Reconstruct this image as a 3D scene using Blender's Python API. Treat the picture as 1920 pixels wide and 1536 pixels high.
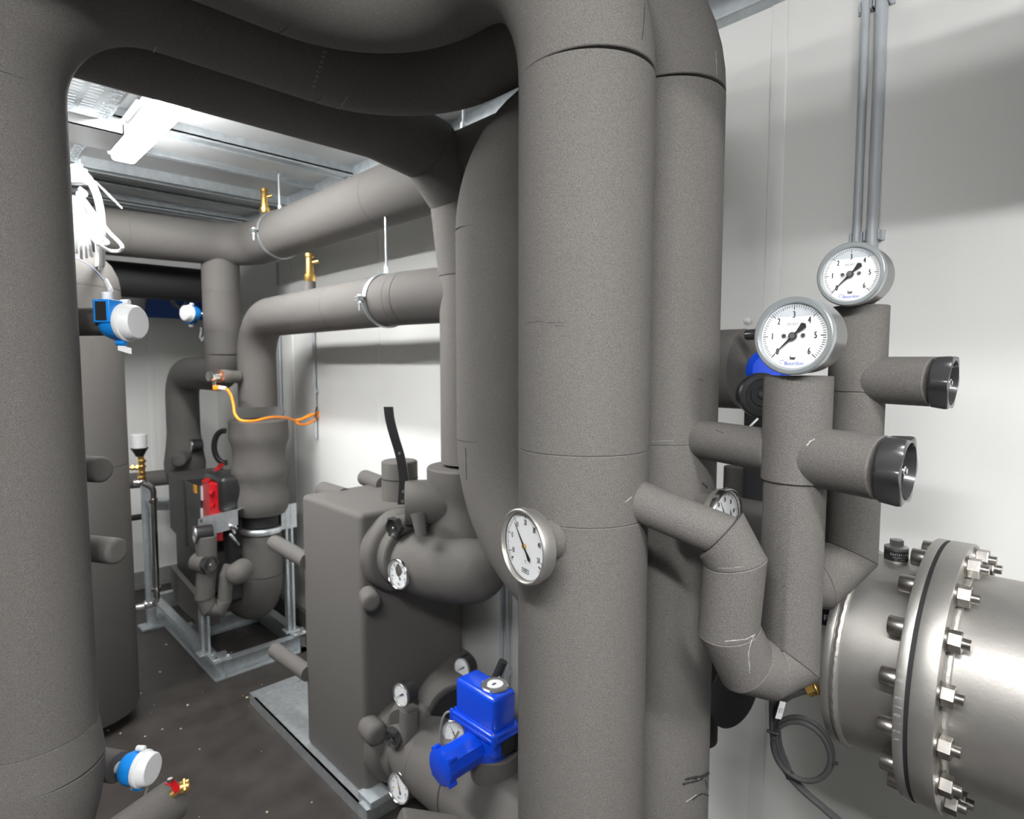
import bpy, bmesh, math, random
import numpy as np
from mathutils import Vector, Matrix
random.seed(7)
for o in list(bpy.data.objects): bpy.data.objects.remove(o)
SC = bpy.context.scene
COL = SC.collection
PI = math.pi

# ---------------------------------------------------------------- camera
FPX, HC = 1130.0, 1.65
YAW = math.radians(44.2)
PITCH = math.atan(83 / FPX)
cR = np.array([math.cos(YAW), -math.sin(YAW), 0.])
cFH = np.array([math.sin(YAW), math.cos(YAW), 0.])
cF = cFH * math.cos(PITCH) + np.array([0, 0, -math.sin(PITCH)])
cU = np.cross(cR, cF)
cC = np.array([0, 0, HC])
cd = bpy.data.cameras.new('camera'); cam = bpy.data.objects.new('camera', cd); COL.objects.link(cam)
cam.location = cC
cam.matrix_world = Matrix(((cR[0], cU[0], -cF[0], 0), (cR[1], cU[1], -cF[1], 0), (cR[2], cU[2], -cF[2], HC), (0, 0, 0, 1)))
cd.sensor_width = 36; cd.lens = FPX / 1920 * 36; cd.clip_start = 0.02
cd.dof.use_dof = True; cd.dof.focus_distance = 0.92; cd.dof.aperture_fstop = 7.0
SC.camera = cam

def at(u, v, X=None, Y=None, Z=None, D=None):
    """a point of the room read off the photograph, at a known wall, height or distance"""
    r = cR * (u - 960) / FPX + cU * (768 - v) / FPX + cF
    if X is not None: t = X / r[0]
    elif Y is not None: t = Y / r[1]
    elif Z is not None: t = (Z - HC) / r[2]
    else: t = D / math.hypot(r[0], r[1])
    p = cC + r * t
    return Vector(p)

# ---------------------------------------------------------------- world and exposure
w = bpy.data.worlds.new('world'); SC.world = w; w.use_nodes = True
w.node_tree.nodes['Background'].inputs[0].default_value = (0.9, 0.95, 1, 1)
w.node_tree.nodes['Background'].inputs[1].default_value = .25
SC.view_settings.view_transform = 'Standard'; SC.view_settings.look = 'None'
SC.view_settings.exposure = 0.34; SC.view_settings.gamma = 1.0
try: SC.view_settings.use_curve_mapping = False
except Exception: pass
LAMP, LAMP_NEAR = 80.0, 155.0      # emission of the tube diffusers

# ---------------------------------------------------------------- materials
def mat(name, col, rough=.6, metal=0., spec=.5, noise=0., nscale=200., bump=0., bscale=400., emit=0., bdist=.002, coat=0., detail=3., ramp=None, aniso=0.):
    m = bpy.data.materials.new(name); m.use_nodes = True
    nt = m.node_tree; b = nt.nodes['Principled BSDF']
    b.inputs['Base Color'].default_value = (*col, 1); b.inputs['Roughness'].default_value = rough
    b.inputs['Metallic'].default_value = metal
    b.inputs['Specular IOR Level'].default_value = spec
    b.inputs['Coat Weight'].default_value = coat
    tc = nt.nodes.new('ShaderNodeTexCoord')
    if noise:
        n = nt.nodes.new('ShaderNodeTexNoise'); n.inputs['Scale'].default_value = nscale; n.inputs['Detail'].default_value = detail
        nt.links.new(tc.outputs['Object'], n.inputs['Vector'])
        mr = nt.nodes.new('ShaderNodeMapRange'); mr.inputs[1].default_value = .3; mr.inputs[2].default_value = .7
        mr.inputs[3].default_value = 1 - noise; mr.inputs[4].default_value = 1 + noise
        nt.links.new(n.outputs['Fac'], mr.inputs[0])
        vm = nt.nodes.new('ShaderNodeVectorMath'); vm.operation = 'SCALE'; vm.inputs[0].default_value = col
        nt.links.new(mr.outputs[0], vm.inputs['Scale']); nt.links.new(vm.outputs[0], b.inputs['Base Color'])
    if bump:
        n2 = nt.nodes.new('ShaderNodeTexNoise'); n2.inputs['Scale'].default_value = bscale; n2.inputs['Detail'].default_value = 2
        nt.links.new(tc.outputs['Object'], n2.inputs['Vector'])
        bp = nt.nodes.new('ShaderNodeBump'); bp.inputs['Strength'].default_value = bump; bp.inputs['Distance'].default_value = bdist
        nt.links.new(n2.outputs['Fac'], bp.inputs['Height']); nt.links.new(bp.outputs[0], b.inputs['Normal'])
    if emit:
        b.inputs['Emission Color'].default_value = (*col, 1); b.inputs['Emission Strength'].default_value = emit
    return m

FOAM = mat('foam_insulation', (.135, .127, .118), .85, spec=.25, noise=.42, nscale=900, detail=2, bump=.5, bscale=640, bdist=.0013)
FOAM2 = mat('foam_insulation_smooth', (.112, .105, .098), .78, spec=.3, noise=.12, nscale=400, bump=.2, bscale=420, bdist=.001)
FOAMR = mat('foam_insulation_crinkled', (.132, .124, .116), .76, spec=.3, noise=.38, nscale=800, detail=3, bump=.6, bscale=400, bdist=.0018)
SEAM = mat('seam_dark', (.02, .02, .02), .9)
GLUE = mat('dried_glue', (.42, .42, .4), .3, spec=.8, noise=.4, nscale=300, bump=.6, bscale=300)
WHITE = mat('panel_white', (.74, .74, .715), .42, spec=.4, noise=.015, nscale=3)
WALLG = mat('panel_dark_grey', (.11, .11, .105), .5)
CEIL = mat('ceiling_panel', (.5, .51, .51), .4, spec=.4)
FLOORM = mat('floor_brown', (.036, .031, .028), .38, spec=.5, noise=.25, nscale=9, bump=.15, bscale=60)
SPECK = mat('debris', (.6, .5, .35), .8)
GALV = mat('galvanised_steel', (.62, .66, .68), .38, metal=.85, noise=.12, nscale=40)
GALVC = mat('galvanised_channel', (.5, .54, .56), .45, metal=.6, noise=.1, nscale=30)
STEEL = mat('brushed_stainless', (.42, .405, .38), .46, metal=.85, noise=.05, nscale=25, bump=.12, bscale=160)
STEELB = mat('bolt_steel', (.42, .40, .375), .3, metal=1., noise=.1, nscale=120)
WELD = mat('weld_bead', (.46, .445, .415), .5, metal=.8, bump=.5, bscale=140, bdist=.002)
POL = mat('polished_steel', (.72, .72, .7), .16, metal=1.)
BEZ = mat('bezel_grey_steel', (.52, .56, .57), .3, metal=.75)
CASE = mat('gauge_case_steel', (.33, .33, .325), .34, metal=.9)
DIAL = mat('dial_white', (.86, .87, .88), .5)
INK = mat('ink_black', (.015, .015, .016), .5)
INKB = mat('ink_blue', (.16, .24, .62), .5)
INKG = mat('ink_grey', (.35, .36, .38), .5)
BLACK = mat('black_plastic', (.022, .022, .023), .35, spec=.5)
BLACKS = mat('black_gloss_plastic', (.035, .035, .036), .2, spec=.6)
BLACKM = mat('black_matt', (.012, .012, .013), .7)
BLUE = mat('blue_paint', (.004, .06, .62), .22, spec=.5, coat=.3)
SBLUE = mat('sensor_blue', (.01, .24, .72), .35)
DBLUE = mat('dark_blue_sheet', (.01, .06, .3), .5)
SWH = mat('white_plastic', (.78, .79, .79), .35)
CABW = mat('white_cable', (.82, .83, .83), .45)
CABG = mat('grey_cable', (.2, .2, .2), .5)
CABK = mat('dark_cable', (.042, .042, .042), .4)
RED = mat('red_plastic', (.55, .008, .015), .35)
YEL = mat('yellow_label', (.9, .42, .01), .5)
ORA = mat('orange_cable', (1.0, .29, .01), .45)
BRASS = mat('brass', (.72, .45, .14), .3, metal=.95, noise=.1, nscale=60)
COPPER = mat('copper', (.75, .33, .18), .35, metal=.9)
PUMPK = mat('pump_cast_black', (.025, .025, .025), .45, bump=.3, bscale=120)
PUMPG = mat('pump_grey_plastic', (.07, .067, .064), .5)
CONDUIT = mat('conduit_grey', (.46, .49, .52), .4)
SKIRT = mat('skirting_grey', (.2, .2, .19), .6)
LIGHTM = mat('lamp_diffuser', (1, 1, 1), .5, emit=LAMP)
LIGHTN = mat('lamp_diffuser_left_row', (1, 1, 1), .5, emit=LAMP_NEAR)
GREYL = mat('grey_glaze', (.60, .64, .67), .3)

def glassmat():
    m = bpy.data.materials.new('clear_pane'); m.use_nodes = True; nt = m.node_tree; nt.nodes.clear()
    out = nt.nodes.new('ShaderNodeOutputMaterial'); mx = nt.nodes.new('ShaderNodeMixShader')
    tr = nt.nodes.new('ShaderNodeBsdfTransparent'); gl = nt.nodes.new('ShaderNodeBsdfGlossy'); gl.inputs['Roughness'].default_value = .02
    lw = nt.nodes.new('ShaderNodeLayerWeight'); lw.inputs[0].default_value = .5
    pw = nt.nodes.new('ShaderNodeMath'); pw.operation = 'POWER'; pw.inputs[1].default_value = 4.; nt.links.new(lw.outputs['Facing'], pw.inputs[0])
    fr = nt.nodes.new('ShaderNodeMath'); fr.operation = 'MULTIPLY_ADD'; fr.inputs[1].default_value = .25; fr.inputs[2].default_value = .04; nt.links.new(pw.outputs[0], fr.inputs[0])
    nt.links.new(fr.outputs[0], mx.inputs[0]); nt.links.new(tr.outputs[0], mx.inputs[1]); nt.links.new(gl.outputs[0], mx.inputs[2])
    nt.links.new(mx.outputs[0], out.inputs[0]); return m
GLASS = glassmat()

# ---------------------------------------------------------------- mesh helpers
class MB:
    def __init__(s): s.v = []; s.f = []; s.sm = []
    def add(s, vs, fs, smooth=False):
        o = len(s.v); s.v += [Vector(v) for v in vs]
        for f in fs: s.f.append([i + o for i in f]); s.sm.append(smooth)
    def box(s, a, b, bev=0.):
        a = Vector(a); b = Vector(b); lo = Vector([min(a[i], b[i]) for i in range(3)]); hi = Vector([max(a[i], b[i]) for i in range(3)])
        s.obox((lo + hi) / 2, Vector((1, 0, 0)), Vector((0, 1, 0)), Vector((0, 0, 1)), (hi - lo) / 2, bev)
    def obox(s, c, x, y, z, h, bev=0.):
        c = Vector(c); x = Vector(x).normalized(); y = Vector(y).normalized(); z = Vector(z).normalized(); h = Vector(h)
        bev = min(bev, min(h) * .98)
        if bev <= 0:
            vs = [c + x * h[0] * i + y * h[1] * j + z * h[2] * k for i in (-1, 1) for j in (-1, 1) for k in (-1, 1)]
            s.add(vs, [(0, 1, 3, 2), (4, 6, 7, 5), (0, 4, 5, 1), (2, 3, 7, 6), (0, 2, 6, 4), (1, 5, 7, 3)]); return
        # rounded box: superposed rounded-rectangle rings along z
        n = 4; rings = []
        def ring(ins, zz):
            pts = []
            r = max(bev - ins, 1e-5)
            for q, (sx, sy) in enumerate(((1, 1), (-1, 1), (-1, -1), (1, -1))):
                for k in range(n + 1):
                    a = q * PI / 2 + k * PI / 2 / n
                    pts.append(c + x * (sx * (h[0] - bev) + r * math.cos(a)) + y * (sy * (h[1] - bev) + r * math.sin(a)) + z * zz)
            return pts
        for k in range(n + 1):
            a = k * PI / 2 / n
            rings.append(ring(bev * (1 - math.sin(a)), -h[2] + bev * (1 - math.cos(a))))
        for k in range(n + 1):
            a = PI / 2 - k * PI / 2 / n
            rings.append(ring(bev * (1 - math.sin(a)), h[2] - bev * (1 - math.cos(a))))
        m = len(rings[0]); vs = [p for r_ in rings for p in r_]; fs = []
        for i in range(len(rings) - 1):
            for j in range(m):
                k = (j + 1) % m; fs.append((i * m + j, i * m + k, (i + 1) * m + k, (i + 1) * m + j))
        s.add(vs, fs, True)
        o = len(s.v) - len(vs)
        s.f.append([o + j for j in range(m)][::-1]); s.sm.append(True)
        s.f.append([o + (len(rings) - 1) * m + j for j in range(m)]); s.sm.append(True)
    def lathe(s, prof, c, d, seg=40, smooth=True, cap=True, up=None):
        """prof: list of (t along d, radius)"""
        c = Vector(c); d = Vector(d).normalized()
        a = Vector((0, 0, 1)) if abs(d.z) < .9 else Vector((1, 0, 0))
        x = d.cross(a).normalized(); y = d.cross(x).normalized()
        vs = []
        for t, r in prof:
            for k in range(seg):
                q = 2 * PI * k / seg; vs.append(c + d * t + (x * math.cos(q) + y * math.sin(q)) * r)
        fs = []
        for i in range(len(prof) - 1):
            for j in range(seg):
                k = (j + 1) % seg; fs.append((i * seg + j, i * seg + k, (i + 1) * seg + k, (i + 1) * seg + j))
        s.add(vs, fs, smooth)
        if cap:
            o = len(s.v) - len(vs)
            if prof[0][1] > 1e-4: s.f.append([o + j for j in range(seg)][::-1]); s.sm.append(False)
            if prof[-1][1] > 1e-4: s.f.append([o + (len(prof) - 1) * seg + j for j in range(seg)]); s.sm.append(False)
    def cyl(s, a, b, r, seg=32, r2=None, smooth=True, ch=0.):
        a = Vector(a); b = Vector(b); L = (b - a).length; r2 = r if r2 is None else r2
        if ch: pr = [(0, r - ch), (ch * .3, r - ch * .3), (ch, r), (L - ch, r2), (L - ch * .3, r2 - ch * .3), (L, r2 - ch)]
        else: pr = [(0, r), (L, r2)]
        s.lathe(pr, a, b - a, seg, smooth)
    def tube(s, pts, r, seg=12, cap=True, closed=False):
        pts = [Vector(p) for p in pts]; n = len(pts)
        rs = r if isinstance(r, (list, tuple)) else [r] * n
        T = []
        for i in range(n):
            if closed: t = pts[(i + 1) % n] - pts[i - 1]
            else: t = pts[min(i + 1, n - 1)] - pts[max(i - 1, 0)]
            if t.length < 1e-9: t = Vector((0, 0, 1))
            T.append(t.normalized())
        a = Vector((0, 0, 1)) if abs(T[0].z) < .9 else Vector((1, 0, 0))
        x = T[0].cross(a).normalized(); vs = []
        for i in range(n):
            if i:
                ax = T[i - 1].cross(T[i])
                if ax.length > 1e-7:
                    x = Matrix.Rotation(T[i - 1].angle(T[i]), 3, ax.normalized()) @ x
            x = (x - T[i] * x.dot(T[i])).normalized(); y = T[i].cross(x)
            # stretch at sharp mitres
            for k in range(seg):
                q = 2 * PI * k / seg; vs.append(pts[i] + (x * math.cos(q) + y * math.sin(q)) * rs[i])
        fs = []; m = n if closed else n - 1
        for i in range(m):
            i2 = (i + 1) % n
            for j in range(seg):
                k = (j + 1) % seg; fs.append((i * seg + j, i * seg + k, i2 * seg + k, i2 * seg + j))
        s.add(vs, fs, True)
        if cap and not closed:
            o = len(s.v) - len(vs)
            s.f.append([o + j for j in range(seg)][::-1]); s.sm.append(False)
            s.f.append([o + (n - 1) * seg + j for j in range(seg)]); s.sm.append(False)
    def prism(s, pts, n, th):
        """flat polygon (ordered points) thickened by th along n"""
        n = Vector(n).normalized() * th; pts = [Vector(p) for p in pts]; m = len(pts)
        s.add(pts + [p + n for p in pts], [tuple(range(m))[::-1], tuple(range(m, 2 * m))] + [(i, (i + 1) % m, m + (i + 1) % m, m + i) for i in range(m)])
    def hexn(s, a, b, r):
        s.cyl(a, b, r, seg=6, smooth=False, ch=r * .1)

ORG = {}
def tag(o, label=None, cat=None, group=None, kind=None):
    if label: o['label'] = label
    if cat: o['category'] = cat
    if group: o['group'] = group
    if kind: o['kind'] = kind
    return o
def build(name, mb, m, parent=None, origin=None):
    if parent is not None: org = ORG[parent]
    elif origin is not None: org = Vector(origin)
    else:
        xs = [v.x for v in mb.v]; ys = [v.y for v in mb.v]; zs = [v.z for v in mb.v]
        org = Vector(((min(xs) + max(xs)) / 2, (min(ys) + max(ys)) / 2, min(zs)))
    me = bpy.data.meshes.new(name); me.from_pydata([tuple(v - org) for v in mb.v], [], mb.f); me.update()
    if len(mb.f) > 3 and 'letter' not in name and 'mark' not in name and 'engrav' not in name:
        bm = bmesh.new(); bm.from_mesh(me); bmesh.ops.recalc_face_normals(bm, faces=bm.faces)
        for e_ in bm.edges:
            if len(e_.link_faces) == 2 and e_.calc_face_angle(0) > .62: e_.smooth = False
        bm.to_mesh(me); bm.free()
    me.polygons.foreach_set('use_smooth', mb.sm); me.materials.append(m)
    o = bpy.data.objects.new(name, me); COL.objects.link(o); ORG[o] = org
    if parent is not None: o.parent = parent
    else: o.location = org
    return o
def empty(name, loc, label, cat, group=None):
    o = bpy.data.objects.new(name, None); COL.objects.link(o); o.location = Vector(loc); o.empty_display_size = .05
    ORG[o] = Vector(loc); return tag(o, label, cat, group)
def struct(name, mb, m, parent=None):
    o = build(name, mb, m, parent)
    if parent is None: o['kind'] = 'structure'
    return o
def catmull(pts, n=8):
    pts = [Vector(p) for p in pts]; P = [pts[0] * 2 - pts[1]] + pts + [pts[-1] * 2 - pts[-2]]; out = []
    for i in range(1, len(P) - 2):
        for k in range(n):
            t = k / n; a, b, c, d = P[i - 1], P[i], P[i + 1], P[i + 2]
            out.append(.5 * ((2 * b) + (c - a) * t + (2 * a - 5 * b + 4 * c - d) * t * t + (3 * b - a - 3 * c + d) * t ** 3))
    out.append(pts[-1]); return out

_tc = {}
def text_mesh(txt):
    if txt in _tc: return _tc[txt]
    c = bpy.data.curves.new('t', 'FONT'); c.body = txt; c.size = 1; c.align_x = 'CENTER'; c.align_y = 'CENTER'; c.resolution_u = 3
    o = bpy.data.objects.new('t', c); COL.objects.link(o); bpy.context.view_layer.update()
    me = bpy.data.meshes.new_from_object(o.evaluated_get(bpy.context.evaluated_depsgraph_get()))
    r = ([tuple(v.co) for v in me.vertices], [tuple(p.vertices) for p in me.polygons])
    bpy.data.objects.remove(o); bpy.data.curves.remove(c); bpy.data.meshes.remove(me); _tc[txt] = r; return r
def add_text(mb, txt, c, rx, up, h, sx=.8, bold=0.):
    vs, fs = text_mesh(txt); c = Vector(c)
    offs = [0.] if not bold else [-bold, 0., bold]
    for k, q in enumerate(offs):
        mb.add([c + rx * ((v[0] * h * sx) + q) + up * v[1] * h + rx.cross(up) * (k * 2e-5) for v in vs], fs)

# ---------------------------------------------------------------- insulated pipe runs
def arc_pts(p0, c, p1, R, n=14):
    """fillet at corner c; returns the list of points on the arc"""
    d0 = (p0 - c).normalized(); d1 = (p1 - c).normalized()
    half = d0.angle(d1) / 2; t = R / math.tan(half)
    a = c + d0 * t; b = c + d1 * t
    cen = c + (d0 + d1).normalized() * (R / math.sin(half))
    va = a - cen; vb = b - cen; th = va.angle(vb); out = []
    for k in range(n + 1):
        q = k / n; out.append(cen + (va * math.sin((1 - q) * th) + vb * math.sin(q * th)) / math.sin(th))
    return out
def section(pts, r, m, parent, name, seg=48, gap=.0009):
    """one length of foam with its ends turned in a touch, so a fine seam shows between two of them"""
    pts = [Vector(p) for p in pts]
    rr = r if isinstance(r, (list, tuple)) else [r] * len(pts)
    d0 = (pts[1] - pts[0]).normalized(); d1 = (pts[-1] - pts[-2]).normalized()
    g = min(.0013, (pts[1] - pts[0]).length * .3, (pts[-1] - pts[-2]).length * .3)
    P = [pts[0], pts[0] + d0 * g] + pts[1:-1] + [pts[-1] - d1 * g, pts[-1]]
    Rr = [rr[0] - gap * 1.6, rr[0]] + rr[1:-1] + [rr[-1], rr[-1] - gap * 1.6]
    mb = MB(); mb.tube(P, Rr, seg)
    return build(name, mb, m, parent)
def pipe_run(root, corners, r, R=.25, seams=None, m=None, seg=48, skip=(), elbow_split=1):
    """corners: polyline; R: fillet radius (number or per-corner list); seams: {leg index: [fractions]}"""
    m = m or FOAM; seams = seams or {}
    P = [Vector(c) for c in corners]; n = len(P)
    Rs = R if isinstance(R, (list, tuple)) else [R] * (n - 2)
    arcs = [arc_pts(P[i - 1], P[i], P[i + 1], Rs[i - 1]) for i in range(1, n - 1)]
    start = P[0]
    for i in range(n - 1):
        end = arcs[i][0] if i < n - 2 else P[-1]
        if (end - start).length > .004 and (end - start).dot(P[i + 1] - P[i]) > 0:
            cuts = [0.] + sorted(seams.get(i, [])) + [1.]
            for a, b in zip(cuts[:-1], cuts[1:]):
                section([start.lerp(end, a), start.lerp(end, b)], r, m, root, 'straight_section', seg)
        if i < n - 2:
            A = arcs[i]
            if elbow_split == 1: section(A, r, m, root, 'elbow', seg)
            else:
                k = len(A) - 1; st = k // elbow_split
                for q in range(elbow_split):
                    section(A[q * st:(q + 1) * st + 1 if q < elbow_split - 1 else None], r, m, root, 'elbow', seg)
            start = A[-1]
def mitre_run(root, corners, r, m=None, seg=40, name='mitred_section', r_list=None):
    """straight cylinders cut at the bisecting plane of every corner, as foam sleeves are"""
    m = m or FOAM; P = [Vector(c) for c in corners]; n = len(P)
    for i in range(n - 1):
        rr = r_list[i] if r_list else r
        d = (P[i + 1] - P[i]).normalized(); a = Vector((0, 0, 1)) if abs(d.z) < .9 else Vector((1, 0, 0))
        x = d.cross(a).normalized(); y = d.cross(x)
        n0 = d if i == 0 else (d + (P[i] - P[i - 1]).normalized()).normalized()
        n1 = d if i == n - 2 else (d + (P[i + 2] - P[i + 1]).normalized()).normalized()
        vs = []
        prof = [(0, .0014, 0), (0, 0, .0012), (1, 0, -.0012), (1, .0014, 0)]
        for e, inset, sh in prof:
            for k in range(seg):
                q = 2 * PI * k / seg; off = (x * math.cos(q) + y * math.sin(q)) * (rr - inset)
                base = P[i] if e == 0 else P[i + 1]; nn = n0 if e == 0 else n1
                p = base + off; t = -(p - base).dot(nn) / d.dot(nn); vs.append(p + d * (t + sh))
        fs = []
        for a_ in range(3):
            for j in range(seg):
                k = (j + 1) % seg; fs.append((a_ * seg + j, a_ * seg + k, (a_ + 1) * seg + k, (a_ + 1) * seg + j))
        mb = MB(); mb.add(vs, fs, True); mb.f.append(list(range(seg))[::-1]); mb.sm.append(False)
        mb.f.append([3 * seg + j for j in range(seg)]); mb.sm.append(False)
        build(name, mb, m, root)
def stub(root, a, b, r, m=None, name='capped_stub', seg=32, rnd=.3):
    m = m or FOAM2; a = Vector(a); b = Vector(b); L = (b - a).length; e = r * rnd; pr = [(0, r)]
    for k in range(6):
        q = k / 5 * PI / 2; pr.append((L - e + e * math.sin(q), r - e + e * math.cos(q)))
    mb = MB(); mb.lathe(pr, a, b - a, seg); return build(name, mb, m, root)

# ================================================================ THE ROOM
XW, YB, XL, YF, ZC = 1.66, 5.07, -1.15, -1.9, 2.66
m_ = MB(); m_.box((XL - .1, YF - .1, -.1), (XW + .1, YB + .1, 0)); struct('floor', m_, FLOORM)
m_ = MB(); m_.box((XL - .1, YF - .1, ZC), (XW + .1, YB + .1, ZC + .1)); struct('ceiling', m_, CEIL)
def panel_wall(name, a, b, axis, pos, outward):
    """sandwich panels with shallow folded joints; axis = the direction the wall runs along"""
    m_ = MB()
    joints = []
    y = a
    lo, hi = sorted((pos, pos + outward * .08))
    if axis == 'Y': m_.box((lo, a, 0), (hi, b, ZC))
    else: m_.box((a, lo, 0), (b, hi, ZC))
    return struct(name, m_, WALLG if name == 'wall_left' else WHITE)
panel_wall('wall_right', YF, YB, 'Y', XW, 1)
panel_wall('wall_back', XL, XW, 'X', YB, 1)
panel_wall('wall_left', YF, YB, 'Y', XL, -1)
m_ = MB(); m_.box((XL, YF - .08, 0), (-.65, YF, ZC)); m_.box((.55, YF - .08, 0), (XW, YF, ZC)); m_.box((-.65, YF - .08, 2.15), (.55, YF, ZC)); struct('wall_front', m_, WALLG)  # open doorway added behind the camera to let in soft fill light
m_ = MB(); m_.box((-.7, YF - .09, 0), (-.64, YF + .02, 2.2), .004); m_.box((.54, YF - .09, 0), (.6, YF + .02, 2.2), .004); m_.box((-.7, YF - .09, 2.14), (.6, YF + .02, 2.2), .004); struct('added_door_1', m_, GALVC)
k = 1
for y in (.695, .48 - .02, 1.69, 2.69, 3.69, -.35, -1.35):       # raised joint strips of the wall panels
    if abs(y - .46) < .01: continue
    m_ = MB(); m_.box((XW - .0035, y - .021, 0), (XW + .01, y + .021, ZC - .06), .003)
    struct('trim_%d' % k, m_, WHITE); k += 1
for x in (.25, -.6, 1.2):
    m_ = MB(); m_.box((x - .02, YB - .0035, 0), (x + .02, YB + .01, ZC - .06), .003)
    struct('trim_%d' % k, m_, WHITE); k += 1
m_ = MB(); m_.box((XW - .045, YF, ZC - .062), (XW + .005, YB, ZC + .005), .006); struct('trim_%d' % k, m_, GALVC); k += 1
m_ = MB(); m_.box((XL, YB - .04, ZC - .055), (XW, YB + .005, ZC + .005), .006); struct('trim_%d' % k, m_, GALVC); k += 1
m_ = MB(); m_.box((XL, YB - .03, 0), (XW, YB + .005, .12)); m_.box((XL, YB - .045, 0), (XW, YB - .028, .035)); struct('baseboard_back', m_, SKIRT)
m_ = MB(); m_.box((XW - .03, YF, 0), (XW + .005, YB, .1)); struct('baseboard_right', m_, SKIRT)
# ceiling channels running across the room
for y, wd in ((1.35, .07), (2.06, .07), (2.46, .035), (2.865, .085), (3.26, .035), (3.63, .08), (3.95, .035), (4.28, .085), (4.62, .04), (4.86, .07)):
    m_ = MB(); z0 = ZC - (.05 if wd > .05 else .028)
    m_.box((XL, y - wd / 2, z0), (XW - .04, y - wd / 2 + .012, ZC)); m_.box((XL, y + wd / 2 - .012, z0), (XW - .04, y + wd / 2, ZC))
    m_.box((XL, y - wd / 2, z0 + .008), (XW - .04, y + wd / 2, z0 + .016))
    tag(build('ceiling_channel', m_, GALVC), 'galvanised channel under the ceiling, %s' % ({1.35: 'hidden above the near pipes', 2.06: 'above the lamp near end', 2.46: 'thin one over the middle of the lamp', 2.865: 'wide one next to the lamp', 3.26: 'thin one just past the lamp end', 3.63: 'wide one that carries the first hanger rod', 3.95: 'thin one behind the upper brass vent', 4.28: 'wide one above the far pipe bend', 4.62: 'thin one close to the back wall', 4.86: 'last one before the back wall'}[y]), 'ceiling channel', 'ceiling channels')
m_ = MB()
for i in range(125):
    x = random.uniform(.2, 1.6); y = random.uniform(1.2, 4.8); s_ = random.choice((.0015, .002, .003, .005)) * random.uniform(.7, 1.2)
    m_.obox((x, y, s_ * .4), Vector((math.cos(i), math.sin(i), 0)), Vector((-math.sin(i), math.cos(i), 0)), (0, 0, 1), (s_, s_ * .7, s_ * .4))
tag(build('floor_debris', m_, SPECK), 'light crumbs scattered on the dark brown floor', 'debris', kind='stuff')
# wall conduits
def conduit(y, z0, z1, r, label, clips=()):
    root = empty('wall_conduit', (XW - r - .006, y, z0), label, 'conduit', 'grey conduits on the right wall')
    m_ = MB(); m_.cyl((XW - r - .006, y, z0), (XW - r - .006, y, z1), r, 20); build('tube', m_, CONDUIT, root)
    for z in clips:
        m_ = MB(); m_.box((XW - 2 * r - .002, y - r - .004, z - .012), (XW, y - r - .0005, z + .012), .001)
        m_.box((XW - 2 * r - .002, y + r + .0005, z - .012), (XW, y + r + .004, z + .012), .001)
        m_.box((XW - .006, y - r - .01, z - .012), (XW, y + r + .01, z + .012), .001); build('clip', m_, CONDUIT, root)
conduit(.487, .9, ZC - .06, .0095, 'narrow grey conduit on the white wall, left of the pair above the gauges', (1.96, 2.5))
conduit(.452, .9, ZC - .06, .013, 'wider grey conduit on the white wall, right of the pair above the gauges', (1.96, 2.5))
conduit(3.838, .3, 2.3, .0085, 'thin conduit on the far wall right beside the bulged riser', (1.35,))
conduit(3.36, 1.22, ZC - .06, .009, 'thin conduit on the far wall ending above the orange cable tie', (1.5,))
conduit(1.754, .1, .78, .008, 'thin conduit low on the wall left of the pair under the big pipe bend', (.4,))
conduit(1.716, .1, .78, .008, 'thin conduit low on the wall right of the pair under the big pipe bend', (.4,))
m_ = MB(); c = at(1402, 602, X=XW); m_.lathe([(0, .011), (.003, .0105), (.006, .007), (.0075, .002)], (XW, c.y, c.z), (-1, 0, 0), 20)
tag(build('rivet_cap', m_, SWH), 'round white cap on the wall left of the front gauge', 'cap')

# ---------------------------------------------------------------- lamps
def batten(x, y0, y1, z, label, group=None):
    root = empty('batten_lamp', (x, (y0 + y1) / 2, z), label, 'ceiling lamp', group)
    m_ = MB(); m_.box((x - .057, y0 - .006, z + .012), (x + .057, y1 + .006, z + .075), .008); build('housing', m_, SWH, root)
    m_ = MB()
    m_.obox((x, (y0 + y1) / 2, z + .002), (0, 1, 0), (1, 0, 0), (0, 0, 1), ((y1 - y0) / 2 - .008, .046, .018), .017); build('diffuser', m_, LIGHTM if x > .3 else LIGHTN, root)
    for y in np.linspace(y0 + .15, y1 - .15, 4):
        for sx in (-1, 1):
            m_ = MB(); m_.box((x + sx * .051 - .004, y - .012, z + .02), (x + sx * .051 + .004, y + .012, z + .05), .002); build('latch', m_, SWH, root)
batten(.68, 1.98, 3.19, 2.565, 'bright batten lamp on the ceiling seen under the dark overhead pipe')
batten(.12, -1.75, -.85, 2.565, 'batten lamp on the ceiling behind the camera, nearer the right wall')
batten(-.55, -.95, .25, 2.565, 'batten lamp on the ceiling behind the camera, nearer the left wall')
batten(-.45, 1.95, 3.15, 2.565, 'batten lamp on the ceiling left of the cable tray')

# unseen overhead pipe, added to throw the band of shade on the wall
t = empty('insulated_pipe', (.72, -.7, 2.4), 'grey insulated pipe added out of view beside the camera to shade the wall', 'pipe')
pipe_run(t, [(.72, -1.85, 2.345), (.72, .12, 2.345)], .115, seams={0: [.5]})

# ================================================================ THE BIG INSULATED PIPES
C1 = Vector((.7585, .6147, 0)); C2 = Vector((.9815, .6147, 0)); ZT = 2.392; RB = .105
V3 = Vector((1.1, 1.194, 0)); V4 = Vector((1.392, 1.655, 0)); L1 = Vector((.108, 1.4, 0)); LG = Vector((.108, 1.655, 0))
def frac(z0, z1, zs): return [(z - z0) / (z1 - z0) for z in zs]
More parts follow.
